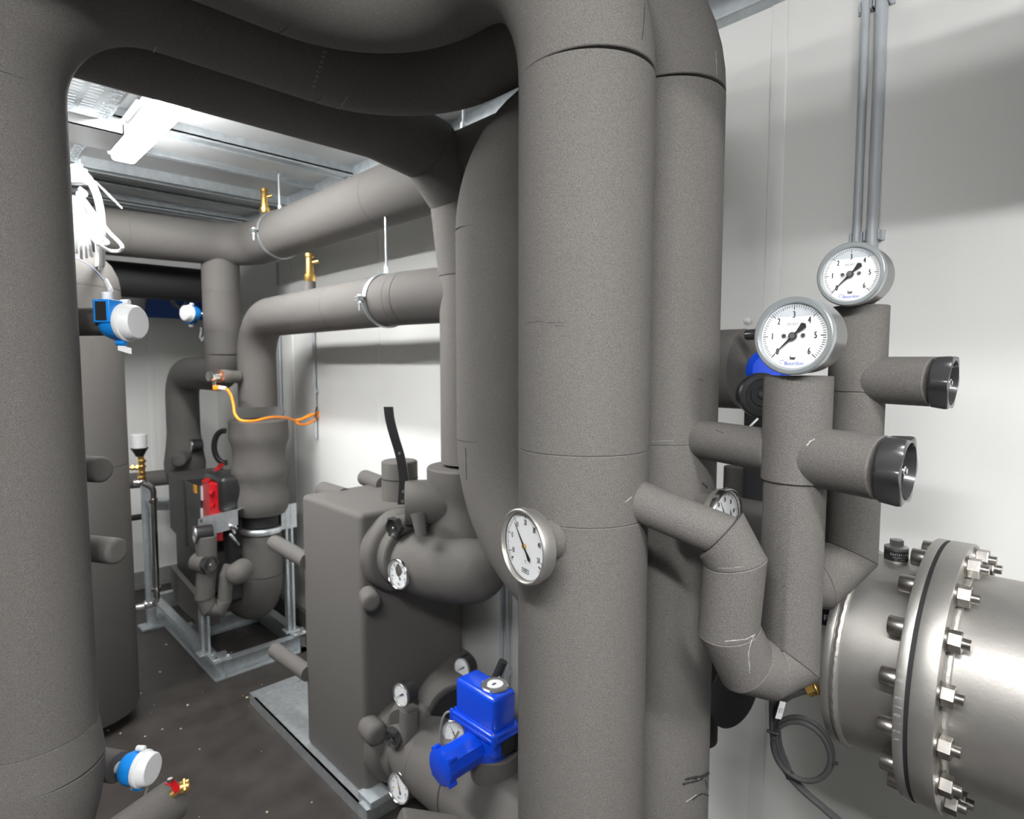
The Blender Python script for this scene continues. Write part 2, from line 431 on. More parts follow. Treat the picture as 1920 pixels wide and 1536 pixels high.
# nearest run P0 -> C1
t = empty('insulated_pipe', (C1.x, C1.y, 0), 'big upright grey foam pipe in the centre carrying the round thermometer', 'pipe')
pipe_run(t, [(-.75, 1.155, .3), (-.75, 1.155, ZT), (C1.x, 1.155, ZT), (C1.x, C1.y, ZT), (C1.x, C1.y, .02)], RB, [.2, .234, .3055],
         seams={1: [.45], 3: frac(ZT - .3055, .02, [1.5176, 1.4116])}, seg=64)
m_ = MB(); m_.cyl((C1.x, C1.y, 0), (C1.x, C1.y, .022), .15, 48); build('foot_plate', m_, GALV, t)
# second run L1 -> P1 -> C2
t = empty('insulated_pipe', (C2.x, C2.y, 0), 'grey foam pipe rising at left edge, crossing overhead and dropping right behind centre pipe', 'pipe')
section(arc_pts(Vector((L1.x, L1.y, .97)), Vector((L1.x, L1.y, .60)), Vector((-.5, 1.4, .60)), .30), .113, FOAM, t, 'elbow', 56)
section([(L1.x, L1.y, .97), (L1.x, L1.y, .90)], [RB, .113], FOAM, t, 'flared_joint', 56)
pipe_run(t, [(L1.x, L1.y, .97), (L1.x, L1.y, ZT), (C2.x, 1.4, ZT), (C2.x, C2.y, ZT), (C2.x, C2.y, .53), (C2.x, -.9, .53)],
         RB, [.27, .27, .27, .25], seams={3: frac(ZT - .27, .78, [1.513])}, seg=64)
# third run LG -> P2 -> V4
t = empty('insulated_pipe', (LG.x, LG.y, 0), 'grey foam pipe crossing overhead farthest back and dropping to the lever valve', 'pipe')
m3 = MB()
pipe_run(t, [(LG.x, LG.y, .35), (LG.x, LG.y, ZT), (V4.x - .37, V4.y, ZT)], RB, [.13])
A = arc_pts(Vector((V4.x - .8, V4.y, ZT)), Vector((V4.x, V4.y, ZT)), Vector((V4.x, V4.y, 1)), .37, 3)
mitre_run(t, [Vector((V4.x - .37, V4.y, ZT)), A[1] + Vector((.02, 0, .015)), A[2] + Vector((.015, 0, .02)), Vector((V4.x, V4.y, ZT - .42))], .104, FOAM, name='mitred_bend_piece')
section([(V4.x, V4.y, ZT - .42), (V4.x, V4.y, 1.30)], .1, FOAM, t, 'straight_section')
# V3, bends into C2 at the top and the bottom
t = empty('insulated_pipe', (V3.x, V3.y, .9), 'grey foam pipe left of the centre pipe with a bend at each end', 'pipe')
pipe_run(t, [(1.0, .66, 2.215), (V3.x, V3.y - .34, 2.222), (V3.x, V3.y, 2.222), (V3.x, V3.y, 1.09), (V3.x, V3.y - .42, 1.09), (1.0, .66, 1.09)], RB, [.1, .222, .362, .1], seg=56)
# far upper run PU
XU, ZU = 1.38, 2.335
t = empty('insulated_pipe', (.1, 4.4, ZU), 'grey foam pipe under the far ceiling, upper of the two hung from rods', 'pipe')
pipe_run(t, [(-.7, 3.90, ZU), (XU, 3.62, ZU), (XU, .9, ZU), (XU, .9, .02)], .118, [.24, .26], seams={0: [.5, .8], 1: [.2, .55, .8], 2: [.3, .6]}, m=FOAM2)
# far lower run PL + riser V5
XP, ZP, YP = 1.33, 1.905, 3.41
t = empty('insulated_pipe', (XP, YP, .5), 'grey foam pipe, lower of the two hung from rods, turning down to the bulged riser', 'pipe')
pipe_run(t, [(XP, YP, 1.42), (XP, YP, ZP), (XP, 1.95, ZP), (XP + .12, 1.45, ZP)], .101, [.225, .1], seams={1: [.3, .6]}, m=FOAM2)
m_ = MB(); zz = [(1.455, .152), (1.45, .158), (1.40, .160), (1.375, .158), (1.34, .145), (1.30, .141), (1.25, .1415), (1.20, .146), (1.155, .157), (1.12, .162), (1.08, .158), (1.045, .148), (1.0, .143), (.955, .147), (.92, .158), (.9, .159), (.87, .154), (.845, .14), (.84, .13)]
def zo(v): return at(480, v, D=math.hypot(XP, YP)).z
prof = [(788, .148), (790, .156), (830, .159), (845, .155), (862, .143), (880, .139), (900, .142), (912, .148), (930, .141)]
prof = [(786, .10), (787, .149), (789, .155), (812, .158), (822, .157), (832, .147), (845, .139), (862, .140), (876, .150), (886, .153), (895, .145), (908, .137), (920, .142), (934, .152), (944, .152), (954, .145), (962, .132), (963, .10)]
z0 = zo(786)
m_.lathe([(z0 - zo(v), r) for v, r in prof], (XP, YP, z0), (0, 0, -1), 56); build('bulged_jacket', m_, FOAM2, t)
m_ = MB(); m_.cyl((XP, YP, zo(962)), (XP, YP, zo(984)), .104, 48); build('collar', m_, BLACKM, t)
m_ = MB(); zc = zo(992); m_.lathe([(-.018, .108), (-.016, .116), (-.006, .122), (.006, .122), (.016, .116), (.018, .108)], (XP, YP, zc), (0, 0, 1), 48); build('clamp_ring', m_, GALV, t)
pipe_run(t, [(XP, YP, zo(1000)), (XP, YP, .255), (XP - .02, YP + .5, .255)], .110, [.21], m=FOAM2)
# V6, far riser and its cross piece
t = empty('insulated_pipe', (1.24, 3.66, 1.5), 'grey foam riser behind the bulged riser with a branch to the far pump', 'pipe')
pipe_run(t, [(1.24, 3.66, 2.25), (1.24, 3.66, 1.60), (1.22, 4.40, 1.60), (1.22, 4.40, 1.0)], .1, [.11, .17], seams={0: [.35, .75], 2: [.45]}, m=FOAM2)
t5 = empty('insulated_pipe', (.3, 3.98, 2.1), 'level foam pipe right under the far upper pipe, its shade painted as black', 'pipe')
section([(-.6, 4.0, 2.13), (1.30, 3.96, 2.13)], .098, BLACKM, t5, 'straight_section')  # black colour stands in for the shade of the pipe above
m_ = MB(); m_.lathe([(0, .10), (.02, .102), (.1, .11), (.2, .125), (.3, .12), (.33, .1)], (1.22, 4.40, 1.2), (0, 0, -1), 40); build('valve_jacket', m_, FOAM2, t)
stub(t, (1.19, 4.3, 1.05), (1.12, 4.18, 1.05), .045)

# pipe clamps with hanger rods
def clamp(c, r, ang, rod_dx, label):
    """two half rings around a pipe running along Y, bolted on the left side, hung from a threaded rod"""
    c = Vector(c); root = empty('pipe_clamp', c, label, 'pipe clamp', 'clamps on the far pipes')
    for s0, s1 in ((4, 176), (184, 356)):
        m_ = MB(); n = 28; vs = []
        for k in range(n + 1):
            q = math.radians(s0 + (s1 - s0) * k / n); d = Vector((math.cos(q), 0, math.sin(q)))
            for rr, yy in ((r + .0005, -.013), (r + .0035, -.013), (r + .006, -.006), (r + .006, .006), (r + .0035, .013), (r + .0005, .013)): vs.append(c + d * rr + Vector((0, yy, 0)))
        fs = [(i * 6 + j, i * 6 + (j + 1) % 6, (i + 1) * 6 + (j + 1) % 6, (i + 1) * 6 + j) for i in range(n) for j in range(6)]
        m_.add(vs, fs, False)
        for sx in (-1, 1):
            zz = .006 if s0 < 10 else -.006
            m_.box(c + Vector((sx * (r + .001), -.013, zz - .002)), c + Vector((sx * (r + .034), .013, zz + .002)))
        build('half_ring', m_, GALV, root)
    for sx in (-1, 1):
        m_ = MB(); b = c + Vector((sx * (r + .02), 0, 0)); m_.cyl(b + Vector((0, 0, -.045)), b + Vector((0, 0, .015)), .0045, 10); m_.hexn(b + Vector((0, 0, .008)), b + Vector((0, 0, .016)), .009); m_.hexn(b + Vector((0, 0, -.018)), b + Vector((0, 0, -.008)), .009)
        build('bolt', m_, GALV, root)
    m_ = MB(); m_.hexn(c + Vector((0, 0, r + .004)), c + Vector((0, 0, r + .034)), .011); m_.cyl(c + Vector((0, 0, r + .02)), Vector((c.x, c.y, ZC)), .005, 10); build('hanger_rod', m_, GALV, root)
    m_ = MB(); m_.box((c.x - .02, c.y - .02, ZC - .012), (c.x + .02, c.y + .02, ZC)); m_.hexn((c.x, c.y, ZC - .022), (c.x, c.y, ZC - .012), .01); build('rod_plate', m_, GALV, root)
clamp((XU, 3.17, ZU), .119, 0, 0, 'galvanised clamp and rod on the upper far pipe')
clamp((XP, 2.08, ZP), .102, 0, 0, 'galvanised clamp and rod on the lower far pipe')
clamp((XU, 1.66, ZU), .119, 0, 0, 'galvanised clamp on the upper far pipe where it passes behind the drop')

# brass safety vents
def vent(x, y, z, label, with_stub=True):
    root = empty('brass_vent', (x, y, z), label, 'vent valve', 'brass vents on the far pipes')
    if with_stub:
        m_ = MB(); m_.cyl((x, y, z - .02), (x, y, z + .06), .026, 28); build('foam_neck', m_, FOAM2, root)
    m_ = MB(); b = z + .06
    m_.lathe([(0, .024), (.01, .027), (.03, .027), (.034, .02), (.04, .0205), (.11, .017), (.115, .021), (.13, .021), (.134, .012)], (x, y, b), (0, 0, 1), 24)
    m_.cyl((x, y, b + .085), (x + .03, y - .03, b + .095), .008, 14)
    build('valve_body', m_, BRASS, root)
vent(XU, 3.36, ZU + .085, 'brass vent on top of the upper far pipe beside its hanger rod')
vent(XP, 2.74, ZP + .08, 'brass vent on a foam neck on top of the lower far pipe')

# ================================================================ GAUGES
def gauge(name, c, n, R, kind, label, cat, stem_to=None, stem_r=.02, body=None, group=None, ptr=None, foam_stem=True, depth=None, casem=None, bezm=None):
    """round dial instrument: case, bezel, dial, markings, pointer, pane"""
    c = Vector(c); n = Vector(n).normalized(); up = (Vector((0, 0, 1)) - n * n.z).normalized(); rx = up.cross(n)
    root = empty(name, c, label, cat, group)
    big = kind in ('bar', 'temp')
    depth = depth or (R * .95 if kind in ('bar', 'sbar') else R * .42)
    casem = casem or CASE; bezm = bezm or BEZ; seg = 72 if big else 40
    m_ = MB(); m_.lathe([(-R * .13, R * .955), (-depth + .008, R * .955), (-depth + .002, R * .93), (-depth, R * .88)], c, n, seg); build('case', m_, casem, root)
    m_ = MB(); bi = .835 if kind == 'bar' else .885
    m_.lathe([(-R * .16, R * .96), (-R * .15, R * 1.0), (-R * .02, R * 1.0), (R * .03, R * .985), (R * .05, R * .96), (R * .05, R * (bi + .045)), (R * .02, R * (bi + .02)), (-R * .03, R * (bi + .005)), (-R * .06, R * bi), (-R * .06, R * (bi - .01))], c, n, seg, cap=False); build('bezel', m_, bezm, root)
    dz = -R * .07 if kind in ('bar', 'sbar') else -R * .10
    di = MB(); di.lathe([(0, R * .895), (.0004, R * .895)], c + n * (dz - .0004), n, seg); build('dial', di, DIAL, root)
    mk = MB(); mb2 = MB(); mg = MB(); e = .0006
    def P(a, rr): q = math.radians(a); return c + n * (dz + e) + (rx * math.cos(q) + up * math.sin(q)) * rr * R
    def tick(a, r0, r1, wd, mb=mk):
        q = math.radians(a); d = rx * math.cos(q) + up * math.sin(q); t_ = rx * -math.sin(q) + up * math.cos(q); wv = t_ * wd * R / 2
        p0 = P(a, r0); p1 = P(a, r1); mb.add([p0 - wv, p0 + wv, p1 + wv, p1 - wv], [(0, 3, 2, 1)])
    if kind == 'bar':
        f = lambda v: 225 - v / 6 * 270
        for i in range(61):
            v = i / 10
            if i % 10 == 0: tick(f(v), .66, .79, .018)
            elif i % 5 == 0: tick(f(v), .70, .79, .014)
            else: tick(f(v), .72, .79, .013)
        for v in range(7):
            a = f(v); rr = .54 if v not in (0, 6) else .56
            add_text(mk, str(v), P(a, rr), rx, up, R * .235, .6, R * .006)
        add_text(mk, 'bar', c + n * (dz + e) - up * R * .56, rx, up, R * .135, .85, R * .006)
        add_text(mg, 'EN 837-1', c + n * (dz + e) + up * R * .30, rx, up, R * .10, .9, R * .001)
        add_text(mg, 'KI 1.0', c + n * (dz + e) - up * R * .60 + rx * R * .50, rx, up, R * .065, .9)
        add_text(mb2, 'Bourdon', c + n * (dz + e) - up * R * .70 + rx * R * .03, rx, up, R * .13, 1.05, R * .002)
        sp = [c + n * (dz + e) - up * R * (.66 + .05 * math.cos(q)) + rx * R * (-.27 - .05 * math.sin(q)) for q in np.linspace(0, 4.2, 9)]
        mb2.tube(sp, R * .006, 4)
        build('dial_lettering_blue', mb2, INKB, root); build('dial_lettering_grey', mg, INKG, root)
        for sx in (-1, 1):
            m_ = MB(); s_ = c + n * dz + rx * (sx * R * .24) + up * R * .01; m_.cyl(s_, s_ + n * .0016, R * .055, 16); build('dial_screw', m_, CASE, root)
            mk.obox(s_ + n * .0018, rx + up, up - rx, n, (R * .035, R * .006, .0002))
        pa = f(0) if ptr is None else f(ptr)
    elif kind == 'temp':
        f = lambda v: 90 - (v - 20) * 3.75
        for v in range(-15, 56):
            if v % 10 == 0: tick(f(v), .72, .84, .024)
            elif v % 5 == 0: tick(f(v), .75, .84, .015)
            else: tick(f(v), .77, .84, .013)
        for v in (-14, 53): tick(f(v), .69, .79, .045)
        for v, s_ in ((-10, '-10'), (0, '0'), (10, '10'), (20, '20'), (30, '30'), (40, '40'), (50, '50')):
            add_text(mk, s_, P(f(v), .62), rx, up, R * .205, .6, R * .005)
        add_text(mk, '\u00b0C', c + n * (dz + e) - up * R * .42, rx, up, R * .11, .8, R * .002)
        o = c + n * (dz + e) - up * R * .66
        add_text(mk, 'WIKA', o, rx, up, R * .085, .9, R * .003)
        for sy in (-1, 1): mk.obox(o + up * (sy * R * .055), rx, up, n, (R * .15, R * .006, .0001))
        for sx in (-1, 1): mk.obox(o + rx * (sx * R * .15), rx, up, n, (R * .006, R * .055, .0001))
        pa = f(10 if ptr is None else ptr)
    else:
        for i in range(0, 31):
            tick(225 - i * 9, .7 if i % 5 == 0 else .74, .82, .02 if i % 5 == 0 else .012)
        for i in range(0, 31, 5):
            add_text(mk, str(i // 5 if kind == 'sbar' else i // 5 * 10), P(225 - i * 9, .56), rx, up, R * .17, .7)
        pa = 118 if ptr is None else ptr
    build('dial_markings', mk, INK, root)
    if kind == 'bar':      # air gap above the damping liquid
        fm = MB(); h0 = R * .50; a0 = math.asin(h0 / (R * .83)); pts = [c + n * (dz + .00025) + (rx * math.cos(q) + up * math.sin(q)) * R * .83 for q in np.linspace(a0, PI - a0, 24)]
        fm.add(pts, [tuple(range(24))]); build('liquid_level', fm, GREYL, root)
    # pointer with a broad tail
    q = math.radians(pa); d = rx * math.cos(q) + up * math.sin(q); s_ = up.cross(n) * -math.sin(q) + up * math.cos(q)
    o = c + n * (dz + .003); pm = MB(); L = .74 * R if kind != 'temp' else .70 * R
    pts = [o + d * L, o + d * L * .5 + s_ * R * .016, o + s_ * R * .028, o - d * R * .14 + s_ * R * .025]
    pts += [o - d * R * .38 + s_ * R * (.085 if kind != 'temp' else .06), o - d * R * .43, o - d * R * .38 - s_ * R * (.085 if kind != 'temp' else .06)]
    pts += [o - d * R * .14 - s_ * R * .025, o - s_ * R * .028, o + d * L * .5 - s_ * R * .016]
    pm.prism(pts, n, .0007); build('pointer', pm, INK, root)
    hb = MB(); hb.cyl(o - n * .002, o + n * (.003 if kind == 'bar' else .0016), R * (.095 if kind == 'bar' else .055), 24)
    if kind == 'bar':
        build('hub_ring', hb, INK, root); h2 = MB(); h2.cyl(o + n * .003, o + n * .0036, R * .075, 24); build('hub', h2, CASE, root)
    else: build('hub', hb, BRASS if kind == 'temp' else INK, root)
    g = MB(); g.lathe([(0, R * (bi + .02)), (.001, R * (bi + .02))], c + n * (R * .005), n, seg); build('pane', g, GLASS, root)
    if stem_to is not None:
        st = Vector(stem_to); m_ = MB(); a = c - n * (depth * .8)
        if foam_stem: m_.cyl(a, st, stem_r * .86, 28, r2=stem_r)
        else: m_.cyl(a, st, stem_r, 20)
        build('stem', m_, FOAM if foam_stem else STEEL, root)
    return root

# thermometer on the centre pipe
def cylhit(u, v, c, r):
    d = cR * (u - 960) / FPX + cU * (768 - v) / FPX + cF
    a = d[0] ** 2 + d[1] ** 2; b = -2 * (d[0] * c.x + d[1] * c.y); q = c.x ** 2 + c.y ** 2 - r * r
    t_ = (-b - math.sqrt(b * b - 4 * a * q)) / (2 * a); return Vector(cC + d * t_)
S_ = cylhit(1034, 1014, C1, RB); nT = Vector((-.985, .17, 0)).normalized(); cT = S_ + nT * .053
gauge('dial_thermometer', cT, nT, .0555, 'temp', 'large round thermometer on the centre pipe, pointer near ten degrees', 'thermometer',
      stem_to=S_ - nT * .012 - Vector(cR) * .012, stem_r=.031, bezm=STEEL, casem=STEEL)
# thermometer on the second pipe, half hidden
gauge('dial_thermometer', at(1363, 973, Y=.452), (-.05, -1, 0), .05, 'temp', 'round thermometer half hidden behind the bent thin pipe, right of the two big pipes', 'thermometer',
      stem_to=(.975, .53, at(1363, 973, Y=.452).z), stem_r=.03, bezm=POL, casem=STEEL, ptr=12)

# ================================================================ PRESSURE GAUGE LOOPS ON THE RIGHT
SX, SY = .926, .345
g1 = at(1486, 630, X=.868); g2 = at(1594, 514, X=1.049)
S2X, S2Y = 1.12, .322
# front loop
zb = 1.1755; z_in = at(1190, 962, D=.87).z
t = empty('insulated_loop_pipe', (SX, SY, zb), 'front bent foam loop from the centre pipe up to the nearer pressure gauge', 'pipe')
A0 = Vector((.775, .585, at(1170, 962, D=.80).z)); 
cor1 = at(1352, 1003, X=.806); cor2 = at(1378, 1052, X=.818)
dx, dy = .822, .392
zl = at(1368, 1178, X=dx).z
zu = at(1420, 1262, X=.86).z
mitre_run(t, [Vector((.765, .58, cor1.z + .05)), cor1, cor2, Vector((dx, dy, zl)), at(1397, 1243, X=.852), at(1438, 1254, X=.888), Vector((SX, SY, at(1487, 1238, X=SX).z)), Vector((SX, SY, zl + .25))], .043, FOAMR, r_list=[.0315, .0415, .0425, .0435, .0435, .0435, .0435], name='mitred_bend_piece')
zx = at(1500, 845, X=SX).z; ztop = at(1500, 705, X=SX).z
section([(SX, SY, zl + .25), (SX, SY, zx - .045)], .0438, FOAM, t, 'straight_section', 40)
section([(SX, SY, zx - .045), (SX, SY, ztop)], .0475, FOAMR, t, 'straight_section', 40)
# second loop: to the farther gauge
z2t = at(1612, 575, X=S2X).z; z2b = at(1612, 1075, X=S2X).z
t2 = empty('insulated_loop_pipe', (S2X, S2Y, z2b), 'rear bent foam loop standing close to the wall, up to the farther pressure gauge', 'pipe')
zc2 = at(1650, 735, X=S2X).z
section([(S2X, S2Y, zc2), (S2X, S2Y, z2t)], .0435, FOAM, t2, 'straight_section', 40)
mitre_run(t2, [Vector((S2X, S2Y, zc2)), Vector((S2X, S2Y, at(1606, 1040, X=S2X).z)), at(1535, 1092, X=1.065), at(1480, 1085, X=1.03), at(1440, 1040, X=1.03)], .0425, FOAM, name='mitred_section')
# cross stubs with hand wheels
def handwheel(root, a, b, r, label, lobes=6):
    """lobed black cap wheel, hollow at the front with a bright centre screw"""
    a = Vector(a); b = Vector(b); d = (b - a).normalized(); L = (b - a).length
    x = d.cross(Vector((0, 0, 1))).normalized(); y = x.cross(d); n = 96
    def ring(t_, base, amp): return [a + d * t_ + (x * math.cos(q) + y * math.sin(q)) * (base + amp * (.5 + .5 * math.cos(lobes * q)) ** 1.5) for q in [2 * PI * k / n for k in range(n)]]
    rings = [ring(0, r * .9, r * .02), ring(L * .12, r * .9, r * .10), ring(L * .8, r * .88, r * .17), ring(L * .97, r * .87, r * .16), ring(L, r * .84, r * .13), ring(L, r * .80, 0), ring(L * .6, r * .72, 0), ring(L * .35, r * .3, 0), ring(L * .35, r * .001, 0)]
    m_ = MB(); vs = [p for q in rings for p in q]; fs = []
    for i in range(len(rings) - 1):
        for j in range(n):
            k_ = (j + 1) % n; fs.append((i * n + j, i * n + k_, (i + 1) * n + k_, (i + 1) * n + j))
    m_.add(vs, fs, True); m_.f.append(list(range(n))[::-1]); m_.sm.append(False); wh = build('handwheel', m_, BLACKS, root); wh['label'] = label
    m_ = MB(); m_.cyl(a + d * L * .34, a + d * L * .86, r * .15, 16, ch=r * .03); m_.hexn(a + d * L * .85, a + d * L * .93, r * .09); build('centre_screw', m_, POL, wh)
    return wh
def lerpY(c, y): return Vector((c.x, y, c.z))
# front
zf = at(1440, 845, X=SX - .0).z
fa = at(1308, 828, Y=.56); 
section([Vector((.975, .565, zf + .004)), Vector((SX, SY + .03, zf))], .0335, FOAMR, t, 'thin_section', 36)
w0 = at(1656, 878, X=.905); w1 = at(1700, 884, X=.905)
section([Vector((SX, SY - .02, zf - .002)), w0], .0435, FOAMR, t, 'straight_section', 40)
handwheel(t, w0, w1 + (w1 - w0) * .1, .047, 'black lobed wheel')
# rear
ra = at(1622, 712, X=S2X); rb = at(1752, 716, X=1.097); rc = at(1785, 718, X=1.097)
section([Vector((S2X, S2Y - .01, at(1612, 712, X=S2X).z)), rb], .038, FOAMR, t2, 'straight_section', 40)
handwheel(t2, rb, rc + (rc - rb) * .1, .042, 'black lobed wheel')
# the two pressure gauges
gauge('pressure_gauge', g1, (-1, .02, 0), .0545, 'bar', 'front pressure gauge in bar standing on the nearer foam loop', 'pressure gauge', depth=.062)
gauge('pressure_gauge', g2, (-1, .02, 0), .0498, 'bar', 'rear pressure gauge in bar standing on the farther foam loop near the wall', 'pressure gauge', depth=.060)

# ================================================================ STEEL VESSEL WITH FLANGES
K = 1.33; VX, VZ, VR = .955 * K, HC - .405 * K, .1345 * K
t = empty('steel_vessel', (VX, .1, VZ), 'brushed steel vessel with a bolted flange at lower right', 'vessel')
yf0, yf1, yf2 = .174 * K, .1585 * K, .134 * K
m_ = MB(); m_.cyl((VX, .254 * K, VZ), (VX, yf0, VZ), VR, 96); build('short_body', m_, STEEL, t)
m_ = MB(); m_.cyl((VX, .264 * K, VZ), (VX, .254 * K, VZ), VR + .004, 96, ch=.001); build('end_plate', m_, STEEL, t)
def bead(y, r, w_, name='weld_seam'):
    m_ = MB(); pts = []
    n = 150
    m_.tube([(VX + math.cos(2 * PI * k / n) * r, y + .0006 * math.sin(k * 2.1), VZ + math.sin(2 * PI * k / n) * r) for k in range(n)], [w_ * (1 + .12 * math.sin(k * 2.1)) for k in range(n)], 8, closed=True); build(name, m_, WELD, t)
bead(.248 * K, VR, .006); bead(yf0 + .003, VR + .001, .004)
m_ = MB(); m_.cyl((VX, yf0, VZ), (VX, yf1 + .006, VZ), .171 * K, 128, ch=.0012); fl1 = build('flange', m_, STEEL, t)
m_ = MB(); m_.cyl((VX, yf1 + .006, VZ), (VX, yf1, VZ), .170 * K, 128); build('gasket', m_, BLACKM, t)
m_ = MB(); m_.cyl((VX, yf1, VZ), (VX, yf2, VZ), .171 * K, 128, ch=.0012); fl2 = build('flange', m_, STEEL, t)
m_ = MB(); m_.cyl((VX, yf2, VZ), (VX, -1.25, VZ), VR, 96); build('long_body', m_, STEEL, t)
m_ = MB(); m_.lathe([(0, VR), (.03, VR * .97), (.06, VR * .8), (.075, VR * .5), (.08, .001)], (VX, -1.25, VZ), (0, -1, 0), 64); build('domed_end', m_, STEEL, t)
bead(yf2 - .004, VR + .002, .006)
for k_ in range(16):
    q = 2 * PI * (k_ + .42) / 16; p = Vector((VX + math.cos(q) * .1535 * K, 0, VZ + math.sin(q) * .1535 * K))
    m_ = MB(); m_.cyl(p + Vector((0, yf0 + .024, 0)), p + Vector((0, yf0, 0)), .0150, 24, ch=.001); b = build('bolt', m_, STEELB, t)
    m_ = MB(); m_.cyl(p + Vector((0, yf2, 0)), p + Vector((0, yf2 - .003, 0)), .0185, 24); m_.cyl(p + Vector((0, yf2 - .002, 0)), p + Vector((0, yf2 - .031, 0)), .0082, 16)
    m_.hexn(p + Vector((0, yf2 - .003, 0)), p + Vector((0, yf2 - .0205, 0)), .017); build('nut', m_, STEELB, t)
# handwritten engraving on the flange rim
eng = MB()
def rim_text(s_, q0, dq, h, y):
    for i, ch in enumerate(s_):
        if ch == ' ': continue
        q = q0 + i * dq; d = Vector((-math.cos(q), 0, math.sin(q))); tv = Vector((math.sin(q), 0, math.cos(q)))
        add_text(eng, ch, Vector((VX, y, VZ)) + d * .1714 * K, tv, Vector((0, 1, 0)), h, .8)
rim_text('V2.0J2.07 2,2 cm', -.16, .058, .0125, (yf0 + yf1 + .006) / 2)
build('engraving', eng, INKG, fl1)
# vent plug on top of the vessel
pv = at(1680, 1040, X=VX); pv = Vector((VX, at(1680, 1060, Z=VZ + VR).y, VZ + VR - .003))
pl = at(1680, 1045, X=VX)
m_ = MB(); m_.lathe([(0, 0.02261), (0.00798, 0.019285), (0.01862, 0.018354), (0.0266, 0.018354)], (VX, pl.y, VZ + VR - 0.00798), (0, 0, 1), 32); vb = build('vent_socket', m_, STEEL, t)
m_ = MB(); m_.cyl((VX, pl.y, VZ + VR + 0.00266), (VX, pl.y, VZ + VR + 0.020615), 0.019418, 32); build('label_band', m_, INK, t)
m_ = MB(); m_.lathe([(0, 0.017955), (0.001995, 0.019684), (0.00665, 0.019684), (0.008645, 0.01463), (0.00931, 0.01064)], (VX, pl.y, VZ + VR + 0.019285), (0, 0, 1), 32); m_.hexn((VX, pl.y, VZ + VR + 0.0266), (VX, pl.y, VZ + VR + 0.039235), 0.011305); build('vent_plug', m_, CASE, t)
lt = MB()
for i, (s_, h, zz) in enumerate((('Entl\u00fcftung', 0.005586, 0.015295), ('d\u00e9sa\u00e9ration', 0.003458, 0.009975), ('air vent', 0.003458, 0.005985))):
    L_ = len(s_)
    for j, ch in enumerate(s_):
        q = math.radians(212 + (j - (L_ - 1) / 2) * (9.5 if i == 0 else 6.5)); d = Vector((math.cos(q), math.sin(q), 0)); tv = Vector((-math.sin(q), math.cos(q), 0))
        add_text(lt, ch, Vector((VX, pl.y, VZ + VR + zz)) + d * .0198, tv, Vector((0, 0, 1)), h, .8)
build('band_lettering', lt, SWH, t)
# support legs of the vessel (below the picture)
for y in (.03, -.9):
    m_ = MB(); m_.box((VX - .03, y - .03, 0), (VX + .03, y + .03, VZ - VR + .02), .004); m_.box((VX - .09, y - .06, 0), (VX + .09, y + .06, .01)); build('leg', m_, GALV, t)

# ================================================================ HEAT EXCHANGER GROUP
HX0, HX1, HY0, HY1, HT = 1.088, 1.56, 1.895, 2.37, 1.118
t = empty('heat_exchanger', ((HX0 + HX1) / 2, (HY0 + HY1) / 2, .03), 'large foam-clad heat exchanger box standing on a galvanised tray', 'heat exchanger')
m_ = MB(); n = 18
def hx(p):  # gently wavy foam boards
    q = p.copy(); q.x += .006 * math.sin(p.z * 7 + 1) * (1 if p.x < (HX0 + HX1) / 2 else -1); q.y += .005 * math.sin(p.x * 14 + p.z * 4) * (-1 if p.y < (HY0 + HY1) / 2 else 1); return q
m_.obox(((HX0 + HX1) / 2, (HY0 + HY1) / 2, (HT + .05) / 2), (1, 0, 0), (0, 1, 0), (0, 0, 1), ((HX1 - HX0) / 2, (HY1 - HY0) / 2, (HT - .05) / 2), .022)
o_ = build('body', m_, FOAM2, t)
m_ = MB(); m_.box((HX0 - .012, HY0 - .012, HT - .12), (HX0 + .02, HY1 + .005, HT - .02), .01); 
for (cx_, r_, b_) in ((1.24, .165, .03),):
    pass
stub(t, at(750, 935, Z=HT), Vector((*at(750, 935, Z=HT).xy, HT + .155)), .071, name='capped_stub', rnd=.12)
m_ = MB(); pc = at(750, 935, Z=HT); m_.tube([(pc.x + math.cos(a) * .0712, pc.y + math.sin(a) * .0712, HT + .085) for a in np.linspace(0, 2 * PI, 40)[:-1]], .002, 6, closed=True); build('seam', m_, SEAM, t)
# ports on the near face
for z, r in ((.962, .152), (.225, .152)):
    m_ = MB(); m_.lathe([(0, r), (.03, r), (.05, r * .97), (.062, r * .9), (.066, r * .8)], (1.235, HY0 + .004, z), (0, -1, 0), 56); build('port_flange', m_, FOAM2, t)
    m_ = MB(); m_.lathe([(0, r * .80), (.045, r * .80), (.05, r * .76)], (1.235, HY0 - .06, z), (0, -1, 0), 48); build('port_sleeve', m_, FOAM2, t)
def capst(c, d, r, L, label): pass
b = at(690, 1116, X=HX0 + .01); stub(t, b, b + Vector((-.03, -.075, -.0)), .034, rnd=.5)
b = at(694, 1362, Y=HY0); stub(t, (b.x + .0, HY0 + .01, b.z), (b.x - .01, HY0 - .075, b.z), .043, rnd=.6)
# thin insulated spigots on the far side
for u, v, X in ((572, 1050, 1.17), (574, 1260, 1.17)):
    b = at(u, v, Y=HY1 + .0); e = at(u - 58, v - 33 if v < 1100 else v - 40, Y=HY1 + .26)
    stub(t, (b.x, HY1 - .02, b.z), (e.x, HY1 + .27, e.z), .033)
stub(t, (1.26, HY1 - .05, HT - .06 + .03), (1.26, HY1 + .16, HT - .03), .038)
stub(t, (1.42, HY1 - .1, HT + .008), (1.44, HY1 + .10, HT + .012), .036)
m_ = MB(); m_.box((HX0 + .0, HY0 - .02, .0), (HX1 + .03, HY0 + .04, .05), .002)
